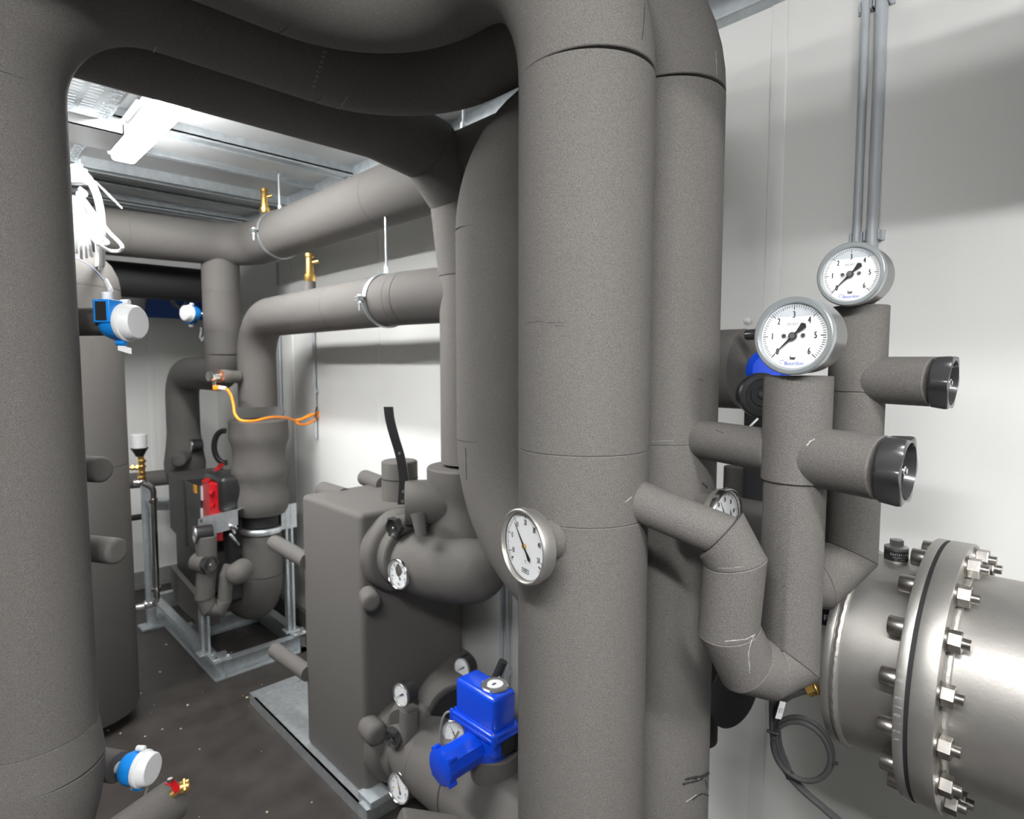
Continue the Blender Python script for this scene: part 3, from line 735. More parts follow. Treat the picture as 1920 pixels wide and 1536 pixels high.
# galvanised base tray
t2_ = empty('base_tray', (1.3, 2.35, 0), 'galvanised steel tray on the floor under the heat exchanger box', 'tray')
m_ = MB(); m_.box((HX0 - .028, HY0 - .06, 0), (1.6, 2.93, .047)); build('tray_plate', m_, GALV, t2_)
m_ = MB(); m_.box((HX0 - .03, HY0 - .06, 0), (HX0 - .022, 2.93, .052)); m_.box((HX0 - .03, HY0 - .06, .048), (HX0 + .03, 2.93, .052)); build('side_rim', m_, GALV, t2_)
m_ = MB(); m_.box((HX0 - .03, 2.922, 0), (1.6, 2.93, .052)); m_.box((HX0 - .03, 2.87, .048), (1.6, 2.93, .0526)); build('end_rim', m_, GALV, t2_)
m_ = MB(); m_.box((HX0 - .03, HY0 - .06, 0), (1.6, HY0 - .052, .052)); m_.box((HX0 - .03, HY0 - .06, .048), (1.6, HY0 - .0, .0526)); build('end_rim', m_, GALV, t2_)
m_ = MB(); c = Vector((HX0 + .02, HY0 - .03, .052)); m_.box(c + Vector((-.04, -.04, 0)), c + Vector((.05, .05, .03)), .002); build('corner_post', m_, GALVC, t2_)

# upper branch: fat foam elbow from the top port to the lever valve
t = empty('insulated_fitting', (1.28, 1.6, .85), 'bulky grey foam elbow under the lever valve, with small thermometer', 'pipe fitting')
pp = catmull([(1.235, HY0 - .055, .955), (1.24, 1.76, .95), (1.26, 1.68, .945), (1.295, 1.58, .948), (1.325, 1.49, .955), (1.34, 1.42, .96)], 6)
rr = [.085 + .032 * min(1, i / 7) for i in range(len(pp))]; N_ = len(pp); rr = [r if i < N_ - 13 else r * max(0.02, math.cos((i - N_ + 13) / 12 * PI / 2)) ** .55 for i, r in enumerate(rr)]
section(pp, rr, FOAM2, t, 'elbow_jacket', 44)
m_ = MB(); m_.cyl((V4.x - .05, V4.y - .05, .98), (V4.x - .02, V4.y - .02, 1.12), .06, 30, r2=.075); build('neck', m_, BLACKM, t)
# drain valve with wheel above the thermometer
b2 = at(744, 988, X=1.17); b = b2 + Vector((.095, .01, .004))
section([b, b2], .036, FOAM2, t, 'stub_section', 30)
m_ = MB(); q = at(783, 962, Y=1.64); q2 = at(790, 1004, Y=1.62); m_.cyl(q, q2, .024, 28, r2=.018); build('stub_collar', m_, FOAM2, t)
w0 = at(757, 985, Y=1.665)
handwheel(t, b2 + (b2 - b).normalized() * -.004, b2 + (b2 - b).normalized() * .022, .038, 'small black wheel')
# lever valve
t = empty('lever_valve', (V4.x, V4.y, 1.1), 'foam-clad lever valve below the thin drop, long black lever', 'valve')
zv0 = at(860, 873, D=math.hypot(V4.x, V4.y)).z; zv1 = at(860, 1000, D=math.hypot(V4.x, V4.y)).z
H_ = zv0 - zv1
m_ = MB(); m_.lathe([(0, .09), (.0, .138), (.006, .143), (.05, .143), (.085, .136), (.115, .128), (.15, .128), (.185, .138), (H_ - .004, .141), (H_, .137), (H_, .05)], (V4.x - .01, V4.y, zv0), (0, 0, -1), 56); build('body_jacket', m_, FOAM2, t)
cva = at(835, 932, X=V4.x - .07); cvb = at(762, 930, X=1.235)
sa = Vector((V4.x - .08, V4.y + .02, at(800, 932, X=1.3).z)); sd = Vector((-.80, .60, 0)).normalized(); sb = sa + sd * .150
m_ = MB(); m_.cyl(sa, sb, .079, 44, ch=.004); build('stem_jacket', m_, FOAM2, t)
# lever: curved black channel
lp = [at(u, v, D=(sb.xy.length - .005)) for u, v in ((754, 946), (756, 922), (757, 896), (753, 868), (747, 844), (739, 818), (731, 787), (728, 763))]
def strap(mb, pts, wdir, w_, th, ups=None):
    pts = [Vector(p) for p in pts]; n = len(pts)
    vs = []; wd = Vector(wdir).normalized()
    for i, p in enumerate(pts):
        tt = (pts[min(i + 1, n - 1)] - pts[max(i - 1, 0)]).normalized(); nn = tt.cross(wd).normalized()
        for a_, b_ in ((-1, -1), (1, -1), (1, 1), (-1, 1)): vs.append(p + wd * w_ / 2 * a_ + nn * th / 2 * b_)
    fs = [(i * 4 + j, i * 4 + (j + 1) % 4, (i + 1) * 4 + (j + 1) % 4, (i + 1) * 4 + j) for i in range(n - 1) for j in range(4)] + [(3, 2, 1, 0), tuple((n - 1) * 4 + j for j in range(4))]
    mb.add(vs, fs)
lq = catmull(lp, 4); wv = sd.cross(Vector((0, 0, 1))).normalized()
m_ = MB(); strap(m_, lq, sd, .030, .004)
for s_ in (-1, 1): strap(m_, [p + sd * .014 * s_ + wv * .006 for p in lq], sd, .004, .014)
lv = build('lever', m_, BLACK, t)
for i in (1, 4, 15):
    m_ = MB(); p = lq[i]; m_.cyl(p - wv * .006, p + wv * .006, .0055, 14, ch=.001); build('rivet', m_, POL, lv)
c = at(745, 1077, X=1.125)
gauge('dial_thermometer', c, (-1, -.12, 0), .054, 'temp', 'small round thermometer on the upper foam elbow of the heat exchanger', 'thermometer', stem_to=(1.2, c.y + .01, c.z), stem_r=.024, bezm=POL, casem=STEEL, ptr=11)

# lower branch
t = empty('insulated_fitting', (1.24, 1.4, .1), 'wide foam-clad pipe along the floor under the blue actuator', 'pipe fitting')
pp = [(1.235, HY0 - .055, .235), (1.235, 1.80, .24), (1.235, 1.74, .25), (1.235, 1.66, .25)]
section(pp, [.10, .112, .128, .132], FOAM2, t, 'jacket_section', 48)
section([(1.235, 1.66, .25), (1.235, 1.48, .25)], .132, FOAM2, t, 'jacket_section', 48)
section([(1.235, 1.48, .25), (1.235, .95, .25)], .128, FOAM2, t, 'jacket_section', 48)
ca = at(925, 1478, Y=1.36)
m_ = MB(); m_.lathe([(0, .078), (.1, .078), (.104, .074)], (1.238, 1.355, .33), (0, 0, 1), 40); build('collar', m_, FOAM2, t)
# branch with gauge and drain
q0 = at(765, 1385, Y=1.72); q1 = at(768, 1328, Y=1.72)
section([(q0.x + .04, 1.72, .30), q0 + Vector((0, 0, -.01)), q1], [.045, .036, .034], FOAM2, t, 'gauge_neck', 30)
section([(1.215, 1.80, .41), (1.14, 1.74, .40)], .042, FOAM2, t, 'stub_section', 30)
d1 = at(742, 1381, X=1.125); d0 = d1 + Vector((.085, .01, .012))
section([d0, d1], .04, FOAM2, t, 'stub_section', 30)
m_ = MB(); m_.cyl(d0 + Vector((.05, 0, .02)), d0 + Vector((-.02, 0, 0)), .046, 28, ch=.01); build('stub_collar', m_, FOAM2, t)
handwheel(t, d1, d1 + (d1 - d0).normalized() * .022, .038, 'small black wheel')
c = at(747, 1478, X=1.10)
gauge('dial_thermometer', c, (-1, -.15, .1), .054, 'temp', 'small round thermometer on the lower foam pipe near the floor', 'thermometer', stem_to=(1.17, c.y + .01, c.z), stem_r=.024, bezm=POL, casem=STEEL, ptr=14)
c = at(760, 1300, Y=1.70)
gauge('pressure_gauge', c + Vector((-.02, 0, 0)), (-1, -.1, 0), .041, 'sbar', 'small black-cased pressure gauge low down in front of the foam box', 'pressure gauge', depth=.05, casem=BLACK, bezm=CASE, ptr=215)
c = at(865, 1254, Y=1.72)
gauge('pressure_gauge', c, (-1, -.15, 0), .041, 'sbar', 'small black-cased pressure gauge behind the blue actuator', 'pressure gauge', depth=.05, casem=BLACK, bezm=CASE, ptr=215)
t = empty('insulated_fitting', (1.36, 1.74, .1), 'foam-clad branch behind the blue actuator carrying a gauge', 'pipe fitting')
section([(c.x + .025, 1.72, .05), (c.x + .025, 1.72, c.z - .03)], [.036, .034], FOAM2, t, 'gauge_neck', 30)
m_ = MB(); m_.lathe([(0, .12), (.03, .122), (.10, .122), (.12, .11)], (1.40, 1.80, .36), (-.4, -.9, 0), 44); build('jacket', m_, FOAM2, t)
m_ = MB(); m_.lathe([(0, .10), (.03, .10)], (1.36, 1.70, .36), (-.4, -.9, 0), 44); build('dark_ring', m_, BLACKM, t)
section([(1.40, 1.8, .36), (1.55, 1.95, .36)], .10, FOAM2, t, 'jacket_section', 40)
# lower second row at the very bottom
t = empty('insulated_stub', (1.05, 1.6, .0), 'rounded foam pipe end at the bottom edge below the lower thermometer', 'pipe fitting')
b0 = at(790, 1560, D=1.72); b1 = at(748, 1535, D=1.74); stub(t, b0 + Vector((.14, -.05, -.06)), b1 + Vector((.0, .0, -.02)), .045, rnd=.2)
# black lever behind the actuator
t = empty('black_lever', at(925, 1300, D=1.95), 'glossy black lever handle rising behind the blue actuator', 'lever')
l0 = at(918, 1300, D=1.95); l1 = at(944, 1240, D=1.95)
m_ = MB(); m_.tube([l0 + (l0 - l1) * 1.5, l0, l0.lerp(l1, .5), l1], [.012, .015, .016, .0155], 16); build('grip', m_, BLACKS, t)
m_ = MB(); m_.tube([l0 + (l0 - l1) * 1.4, (1.38, 1.42, .42)], .008, 10); build('rod', m_, BLACKM, t)

# ---------------------------------------------------------------- blue motor actuator
AX0, AX1, AY0, AY1, AZ1 = 1.168, 1.262, 1.277, 1.464, .652
zr = at(916, 1386, X=AX0).z
zr = .5 * (zr + .555)
t = empty('valve_actuator', (1.215, 1.36, .43), 'glossy blue electric actuator with a round window on top', 'actuator')
m_ = MB(); m_.box((AX0, AY0, zr), (AX1, AY1, AZ1), .014); build('cover', m_, BLUE, t)
m_ = MB(); m_.box((AX0 - .012, AY0 - .012, zr - .008), (AX1 + .014, AY1 + .016, zr + .008), .005)
m_.box((AX0 - .012, AY0 - .012, zr - .022), (AX1 + .014, AY1 + .016, zr - .0085), .004); build('rim', m_, BLUE, t)
m_ = MB(); m_.box((AX0 + .004, AY0 + .002, .455), (AX1 - .002, AY1 - .03, zr - .02), .012)
m_.lathe([(0, .060), (.01, .063), (.03, .063), (.035, .055), (.06, .05)], (1.22, 1.355, .43), (0, 0, 1), 40); build('gear_housing', m_, BLUE, t)
m_ = MB(); m_.lathe([(0, .05), (.012, .05)], (1.22, 1.355, .428), (0, 0, -1), 30); build('mounting_ring', m_, BLACKM, t)
# motor
md = Vector((-1, 0, -.0)).normalized(); mz = at(828, 1440, Y=1.372).z + .002
me_ = at(826, 1440, Y=1.372)
mA = Vector((AX0 + .02, 1.372, mz + .004)); mB_ = Vector((me_.x, 1.372, mz))
m_ = MB(); L = (mB_ - mA).length
m_.lathe([(0, .046), (L * .15, .05), (L - .026, .05), (L - .024, .053), (L - .005, .053), (L, .047)], mA, mB_ - mA, 10, smooth=False)
mo = build('motor_housing', m_, BLUE, t)
m_ = MB(); m_.lathe([(0, .051), (.012, .053), (.016, .047), (.016, .001)], mB_ + (mA - mB_).normalized() * .01, mB_ - mA, 48); build('end_cap', m_, BLUE, t)
for k_ in range(4):
    q = PI / 4 + k_ * PI / 2; d = Vector((0, math.cos(q), math.sin(q)))
    m_ = MB(); m_.cyl(mB_ + d * .055 + Vector((.028, 0, 0)), mB_ + d * .055 + Vector((.0, 0, 0)), .0075, 12, ch=.002); build('screw_boss', m_, BLUE, mo)
for (x_, y_) in ((AX0 - .005, AY0 - .005), (AX0 - .005, AY1 + .006), (AX1 + .008, AY0 - .005)):
    m_ = MB(); m_.cyl((x_, y_, zr - .026), (x_, y_, zr + .01), .009, 14, ch=.002); b_ = build('corner_boss', m_, BLUE, t)
    m_ = MB(); m_.hexn((x_, y_, zr + .009), (x_, y_, zr + .014), .005); build('screw', m_, POL, b_)
wc = Vector(((AX0 + AX1) / 2 + .01, 1.335, AZ1))
m_ = MB(); m_.lathe([(0, .044), (.003, .045), (.006, .041)], wc, (0, 0, 1), 40); build('window_ring', m_, CASE, t)
m_ = MB(); m_.lathe([(0, .025), (.008, .025)], wc, (0, 0, 1), 32); wd_ = build('indicator', m_, SWH, t)
m_ = MB(); m_.box(wc + Vector((-.012, -.003, .008)), wc + Vector((.002, .003, .0095))); build('indicator_mark', m_, INK, wd_)
m_ = MB(); m_.lathe([(0, .040), (.008, .039), (.015, .032), (.018, .02), (.019, .001)], wc, (0, 0, 1), 36); build('window_dome', m_, GLASS, t)
for k_ in range(4):
    q = k_ * PI / 2 + .5; m_ = MB(); p = wc + Vector((math.cos(q) * .041, math.sin(q) * .041, .003)); m_.cyl(p, p + Vector((0, 0, .006)), .0035, 12); build('window_screw', m_, POL, t)
m_ = MB(); m_.box((AX1 - .002, AY0 - .014, zr - .085), (AX1 + .10, AY0 + .05, zr - .02), .004); build('terminal_box', m_, BLACK, t)
m_ = MB(); m_.box((AX0 + .03, AY0 - .0035, zr - .075), (AX0 + .085, AY0 + .004, zr - .028), .001); build('name_plate', m_, BLACKM, t)
# white cable loop and disc beside the actuator
cl = [at(u, v, D=1.93) for u, v in ((858, 1336), (838, 1336), (829, 1352), (826, 1375), (829, 1395), (838, 1400), (850, 1388), (860, 1372))]
m_ = MB(); m_.tube(catmull(cl, 6), .004, 8); tag(build('grey_cable', m_, CABG), 'short grey cable loop behind the blue actuator', 'cable')
c = at(850, 1374, D=1.97)
gauge('dial_thermometer', c, (-.8, -.5, .1), .042, 'sbar', 'dial partly hidden behind the left side of the blue actuator', 'gauge', bezm=POL, casem=STEEL, depth=.03)

# ================================================================ BETWEEN THE PIPES: WALL SIDE VALVE
t = empty('insulated_fitting', (1.38, .78, 1.65), 'foam-clad branch sticking out behind the second big pipe toward the wall side', 'pipe fitting')
zb_ = at(1372, 692, X=1.38).z
section([(1.38, .88, zb_), (1.38, at(1390, 692, X=1.36).y, zb_)], .094, FOAM2, t, 'jacket_section', 44)
stub(t, (1.38, .79, zb_ - .02), (1.38, .79, zb_ - .135), .06)
t = empty('blue_valve_head', at(1425, 685, X=1.30), 'blue valve head with black round cap behind the front pressure gauge', 'valve head')
c = at(1428, 690, X=1.34); yb_ = c.y
m_ = MB(); m_.lathe([(0, .03), (.004, .042), (.03, .046), (.06, .046), (.075, .03)], c + Vector((.05, 0, -.01)), (-1, -.3, .1), 32); build('housing', m_, BLUE, t)
c2_ = at(1428, 741, X=1.26); nn = Vector((-.75, -.65, .0)).normalized()
m_ = MB(); m_.lathe([(-.05, .04), (-.012, .047), (0, .047), (.004, .044), (.005, .034), (.002, .032), (.002, .024), (.006, .023), (.006, .017), (.003, .016), (.003, .009), (.008, .008), (.009, .001)], c2_, nn, 44); build('round_cap', m_, BLACK, t)
m_ = MB(); a_ = at(1398, 628, X=1.33); b_ = at(1450, 625, X=1.33); m_.cyl(a_, b_, .012, 16, ch=.004); build('handle', m_, BLACKS, t)
m_ = MB(); m_.tube([a_.lerp(b_, .6), c + Vector((.04, 0, .02))], .007, 10); build('handle_rod', m_, BLACKM, t)
t = empty('insulated_pipe', (1.42, .62, .3), 'black slim riser in the gap left of the front gauge loop', 'pipe')
q = at(1425, 820, X=1.40); section([(q.x, q.y, at(1425, 1270, X=1.40).z), (q.x, q.y, at(1425, 770, X=1.40).z)], .036, BLACKM, t, 'straight_section', 28)
q2 = at(1380, 900, X=1.45); section([(q2.x, q2.y, .9), (q2.x, q2.y, at(1380, 875, X=1.45).z)], .03, FOAM2, t, 'straight_section', 28)
m_ = MB(); a_ = at(1400, 806, X=1.2); b_ = at(1421, 785, X=1.2); m_.tube([a_, b_], .0022, 8); tag(build('cable_tie', m_, CABW), 'thin white cable tie tail between the big pipe and the gauge loop', 'cable tie')
# big body behind the loops, valve and neck coloured black to stand for shade
t = empty('insulated_pipe', (1.42, .42, 1.0), 'foam pipe running to the wall side behind the gauge loops, valve painted shade-black', 'pipe')
za = at(1400, 985, X=1.38).z
section([(1.38, .86, za - .0), (1.34, .47, za - .0)], .068, FOAM2, t, 'straight_section', 36)
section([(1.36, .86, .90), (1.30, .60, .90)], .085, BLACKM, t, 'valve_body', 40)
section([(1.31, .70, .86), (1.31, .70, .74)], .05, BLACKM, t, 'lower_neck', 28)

# ================================================================ FAR PUMP ON ITS FRAME
FX0, FX1, FY0, FY1, FH = 1.0, 1.52, 3.25, 4.56, .10
t = empty('steel_base_frame', (FX0, FY0, 0), 'galvanised channel frame on the floor carrying the far pump', 'frame')
def channel(a, b, side, name='channel', h=FH, w_=.05, th=.005):
    """C channel lying on the floor between a and b, open toward side"""
    a = Vector(a); b = Vector(b); d = (b - a).normalized(); s_ = Vector(side).normalized(); c = (a + b) / 2; L = (b - a).length / 2; z = Vector((0, 0, 1))
    m_ = MB()
    m_.obox(c - s_ * w_ / 2 + z * h / 2, d, s_, z, (L, th / 2, h / 2)); m_.obox(c + z * th / 2, d, s_, z, (L, w_ / 2, th / 2)); m_.obox(c + z * (h - th / 2), d, s_, z, (L, w_ / 2, th / 2))
    return build(name, m_, GALV, t)
channel((FX0 + .03, FY0, 0), (FX0 + .03, FY1, 0), (-1, 0, 0)); channel((FX1 - .03, FY0, 0), (FX1 - .03, FY1, 0), (1, 0, 0))
channel((FX0 + .055, FY0 + .025, 0), (FX1, FY0 + .025, 0), (0, -1, 0)); channel((FX0 + .055, FY1 - .02, 0), (FX1, FY1 - .02, 0), (0, 1, 0))
channel((FX0 + .055, FY0 + .62, 0), (FX1 - .05, FY0 + .62, 0), (0, -1, 0))
m_ = MB(); m_.box((FX0 - .002, FY0 + .004, FH), (FX0 + .09, FY0 + .10, FH + .012), .002); build('corner_plate', m_, GALV, t)
m_ = MB(); m_.box((FX1 - .09, FY0 + .0, FH), (FX1, FY0 + .09, FH + .012), .002); build('corner_plate', m_, GALV, t)
for (x, y) in ((FX0 + .02, FY0 + .02), (FX0 + .02, FY0 + .09), (FX0 + .08, FY0 + .03), (FX1 - .02, FY0 + .02), (FX1 - .07, FY0 + .02)):
    m_ = MB(); m_.hexn((x, y, FH + .011), (x, y, FH + .02), .008); build('bolt', m_, POL, t)
p1 = at(385, 1225, Z=FH + .01); p2 = at(545, 1182, Z=FH + .01)
zt1 = at(398, 1000, X=p1.x).z; zt2 = at(547, 950, X=p2.x).z
for p, zt in ((p1, zt1 - .0), (p2, zt2)):
    m_ = MB(); dx_ = .018
    a_ = (p.x, p.y)
    for sx in (-1, 1): m_.box((p.x + sx * .020 - .0015, p.y - .02, FH + .01), (p.x + sx * .020 + .0015, p.y + .02, zt))
    m_.box((p.x - .02, p.y + .0185, FH + .01), (p.x + .02, p.y + .0215, zt)); m_.box((p.x - .02, p.y - .0215, FH + .01), (p.x - .009, p.y - .0185, zt)); m_.box((p.x + .009, p.y - .0215, FH + .01), (p.x + .02, p.y - .0185, zt))
    build('upright_rail', m_, GALV, t)
    m_ = MB(); m_.box((p.x - .04, p.y - .035, FH + .008), (p.x + .04, p.y + .035, FH + .018), .002); build('rail_foot', m_, GALV, t)
# bracket plate and arm at the clamp ring
zc_ = at(440, 985, X=1.15).z
b0, b1 = at(372, 990, D=3.52), at(446, 975, D=3.50)
m_ = MB(); dz = Vector((0, 0, .052)); m_.prism([b0 - dz * 1.05, b1 - dz * .8, b1 + dz * 1.0, b0 + dz * .8], Vector((.3, .6, 0)), .004)
m_.prism([b0 + dz * .8, b1 + dz, b1 + dz + Vector((.05, .03, 0)), b0 + dz * .8 + Vector((.05, .05, 0))], Vector((0, 0, 1)), .004)
pl_ = build('bracket_plate', m_, GALV, t)
for u, v in ((377, 978), (390, 1004)):
    m_ = MB(); c = at(u, v, D=3.46); m_.hexn(c, c + Vector((.01, .02, 0)), .008); build('bolt', m_, POL, pl_)
for u, v in ((434, 990), (441, 991)):
    m_ = MB(); c = at(u, v, D=3.44); m_.cyl(c, c + Vector((.02, .03, 0)), .011, 14, ch=.002); build('bolt', m_, POL, pl_)
m_ = MB(); m_.obox(at(541, 968, X=p2.x) + Vector((0, 0, .0)), (1, 0, 0), (0, 1, 0), (0, 0, 1), (.045, .006, .07)); build('angle_plate', m_, GALV, t)
m_ = MB(); m_.tube([at(432, 1002, D=3.45), at(448, 1022, D=3.50)], .007, 8); build('brace', m_, GALV, t)

# the pump
PC = Vector((1.22, 4.02, 0))
t = empty('circulation_pump', (1.22, 4.0, .12), 'black pump with red side strip and grey cover on the far frame', 'pump')
def px_box(name, u0, v0, u1, v1, Y0, Y1, Xf, m, parent=None, bev=.01):
    """box whose left face stands at X=Xf between Y0 and Y1"""
    pass
# grey cover left, black drive housing, red strip
zA = at(343, 900, X=1.05).z; zB_ = at(343, 1020, X=1.05).z
m_ = MB()
yL, yM, yR = at(316, 900, X=1.05).y, at(343, 905, X=1.05).y, at(374, 905, X=1.05).y
m_.prism([(1.05, yL, zA + .005), (1.05, yM, zA - .005), (1.05, yM, zB_ - .0), (1.05, yL, zB_ + .05)], (1, 0, 0), .30); gc = build('grey_cover', m_, PUMPG, t)
m_ = MB(); m_.box((1.055, yM - .0, zB_ + .01), (1.33, yR, zA - .004), .008); dh = build('drive_housing', m_, BLACK, t)
m_ = MB(); m_.obox(at(366, 917, X=1.052), (0, 1, 0), (0, 0, 1), (1, 0, 0), (.022, .022, .004)); build('warning_label', m_, YEL, dh)
yS0, yS1 = yR, at(397, 920, X=1.07).y; zS1 = at(385, 903, X=1.07).z; zS0 = at(385, 1008, X=1.07).z
m_ = MB(); m_.box((1.06, yS1, zS0), (1.12, yS0, zS1), .005)
for i in range(6): m_.cyl((1.06 + .003, yS1, zS1 - .05 - i * .068), (1.075, yS1 - .012, zS1 - .05 - i * .068), .014, 10)
m_.prism([(1.06, yS0 + .0, zS1 - .01), (1.06, yS1 + .03, zS1 - .005), (1.28, yS0 + .28, zS1 + .03), (1.28, yS0 + .36, zS1 + .025)], (0, 0, 1), .008)
rs = build('red_strip', m_, RED, t)
for v0_, v1_ in ((912, 938), (953, 976)):
    a_ = at(378, (v0_ + v1_) / 2, X=1.057); h_ = (at(378, v0_, X=1.057).z - at(378, v1_, X=1.057).z) / 2
    m_ = MB(); m_.obox(a_, (0, 1, 0), (0, 0, 1), (1, 0, 0), (.011, h_, .003)); build('sticker', m_, SWH, rs)
c1_ = at(412, 902, X=1.15)
m_ = MB(); m_.box((1.1, c1_.y - .16, at(410, 950, X=1.15).z), (1.42, c1_.y + .12, c1_.z + .045), .03); mh = build('motor_head', m_, BLACK, t)
m_ = MB(); q = at(404, 893, X=1.14); m_.cyl(q, q + Vector((0, 0, .006)), .009, 12); build('head_screw', m_, POL, mh)
m_ = MB(); m_.box((1.14, c1_.y - .10, .33), (1.40, c1_.y + .14, at(410, 955, X=1.15).z), .03); build('motor_body', m_, PUMPK, t)
for v in (1020, 1030, 1066):
    q = at(415, v, X=1.16); m_ = MB(); m_.lathe([(0, .11), (.012, .125), (.03, .125), (.042, .11)], (1.27, c1_.y + .01, q.z - .02), (0, 0, 1), 40); build('motor_flange', m_, PUMPK, t)
m_ = MB(); m_.cyl(at(398, 972, X=1.08), at(412, 974, X=1.10), .014, 14); m_.tube(catmull([at(410, 973, X=1.10), at(424, 978, X=1.12), at(434, 988, X=1.13), at(440, 1000, X=1.15)], 5), .006, 8); tag(build('pump_cable', m_, CABW, None), 'white cable plugged into the red strip of the far pump', 'cable')
# insulated volute box below
m_ = MB(); zv = at(320, 1062, X=1.07).z; yv0, yv1 = at(380, 1192, X=1.07).y, at(321, 1100, X=1.07).y
m_.prism([(1.07, yv1, zv + .0), (1.07, yv0, zv - .07), (1.07, yv0, .14), (1.07, yv1 - .12, .14), (1.07, yv1, .24)], (1, 0, 0), .10); build('volute_jacket', m_, FOAM2, t)
m_ = MB(); m_.prism([(1.068, yv1, zv + .004), (1.068, yv0, zv - .066), (1.068, yv0, zv - .078), (1.068, yv1, zv - .008)], (1, 0, 0), .01); build('jacket_edge', m_, FOAM, t)
m_ = MB(); m_.box((1.10, yv0 + .05, zv - .06), (1.36, yv1 - .02, zB_ + .02), .02); build('pump_neck', m_, PUMPK, t)
# loop with gauge in front of the pump
t = empty('insulated_loop_pipe', at(385, 1170, D=3.45), 'small dark foam loop with gauge in front of the far pump', 'pipe')
LP = [at(u, v, D=3.42) for u, v in ((387, 1005), (388, 1070), (384, 1120), (392, 1140), (412, 1142), (421, 1125), (424, 1078), (440, 1050))]
mitre_run(t, [LP[0], LP[1], LP[2], LP[3], LP[4], LP[5], LP[6], at(432, 1062, D=3.42)], .046, FOAM2, r_list=[.048, .048, .044, .04, .036, .034, .034])
c = at(440, 1079, D=3.34); stub(t, c + Vector(cFH) * .10, c - Vector(cFH) * .02, .056, rnd=.8)
c = at(384, 1057, D=3.40); d_ = Vector((.35, -.93, 0)).normalized()
section([c - d_ * .06, c + d_ * .02], .05, FOAM2, t, 'stub_section', 28)
handwheel(t, c + d_ * .02, c + d_ * .045, .048, 'small black wheel with bright screw')
gauge('pressure_gauge', at(364, 1003, D=3.42), (-.95, .12, 0), .044, 'sbar', 'small black pressure gauge above the dark loop of the far pump', 'pressure gauge', depth=.085, casem=BLACK, bezm=CASE, ptr=230)
c = at(357, 836, Y=4.28); gauge('pressure_gauge', c, (-1, .05, 0), .044, 'sbar', 'small black pressure gauge on the far riser, above the pump', 'pressure gauge', depth=.07, casem=BLACK, bezm=CASE, ptr=230)
# dark handle ring behind the jacket
t_ = MB(); c = at(421, 838, D=4.1); nrm = Vector((-.62, -.78, 0)); xx = Vector((.78, -.62, 0))
t_.tube([c + xx * math.cos(a) * .062 + Vector((0, 0, 1)) * math.sin(a) * .10 for a in np.linspace(PI * .45, PI * 1.55, 16)], .017, 12)
tag(build('valve_lever', t_, BLACK), 'curved black handle peeking out left of the bulged jacket', 'handle')

# temperature sensor with orange plug on the far riser
t = empty('flow_sensor', at(415, 707, D=3.45), 'steel flow sensor with copper ring on the far riser, orange plug below', 'sensor')
a_ = at(446, 707, D=3.60); b_ = at(390, 705, D=3.50); d_ = (b_ - a_).normalized(); L = (b_ - a_).length
m_ = MB(); m_.cyl(a_, a_ + d_ * L * .35, .034, 24); build('foam_neck', m_, FOAM2, t)
m_ = MB(); m_.cyl(a_ + d_ * L * .30, a_ + d_ * L * .58, .036, 24, ch=.003); build('foam_cap', m_, FOAM, t)
m_ = MB(); m_.cyl(a_ + d_ * L * .58, a_ + d_ * L * .66, .033, 24); build('copper_ring', m_, COPPER, t)
m_ = MB(); m_.cyl(a_ + d_ * L * .66, a_ + d_ * L * .98, .029, 24, ch=.006); hd = build('sensor_head', m_, POL, t)
q = a_ + d_ * L * .8; m_ = MB(); m_.cyl(q, q - Vector((0, 0, .058)), .009, 14); build('socket', m_, POL, hd)
m_ = MB(); q2 = at(400, 727, D=3.50); q3 = at(412, 727, D=3.49); m_.obox((q2 + q3) / 2, (q3 - q2), (0, 0, 1), (q3 - q2).cross(Vector((0, 0, 1))), ((q3 - q2).length / 2, .012, .012), .004); build('orange_plug', m_, ORA, t)
oc = [at(u, v, D=d) for u, v, d in ((411, 727, 3.49), (424, 729, 3.47), (433, 741, 3.42), (438, 760, 3.36), (440, 775, 3.32), (449, 787, 3.28), (463, 790, 3.26), (480, 789, 3.28), (500, 784, 3.32), (520, 782, 3.42), (540, 784, 3.55), (556, 789, 3.65), (575, 783, 3.70), (588, 777, 3.72), (597, 773, 3.735), (598, 778, 3.735), (588, 789, 3.73), (572, 796, 3.70), (558, 794, 3.69), (555, 788, 3.69), (565, 786, 3.7), (585, 776, 3.73))]
m_ = MB(); m_.tube(catmull(oc, 5), .0065, 10); oc_ = build('orange_cable', m_, ORA, None, origin=oc[3]); tag(oc_, 'orange cable looping from the sensor to the tie on the far wall', 'cable')
m_ = MB(); m_.tube([oc[0], oc[1]], .0115, 12); build('white_sleeve', m_, SWH, oc_)
m_ = MB(); w_ = at(597, 772, X=1.655); m_.tube([w_ + Vector((-.01, 0, .03)), w_ + Vector((-.02, .0, -.02)), w_ + Vector((-.02, -.02, -.05))], .004, 6); build('tie', m_, INK, oc_)

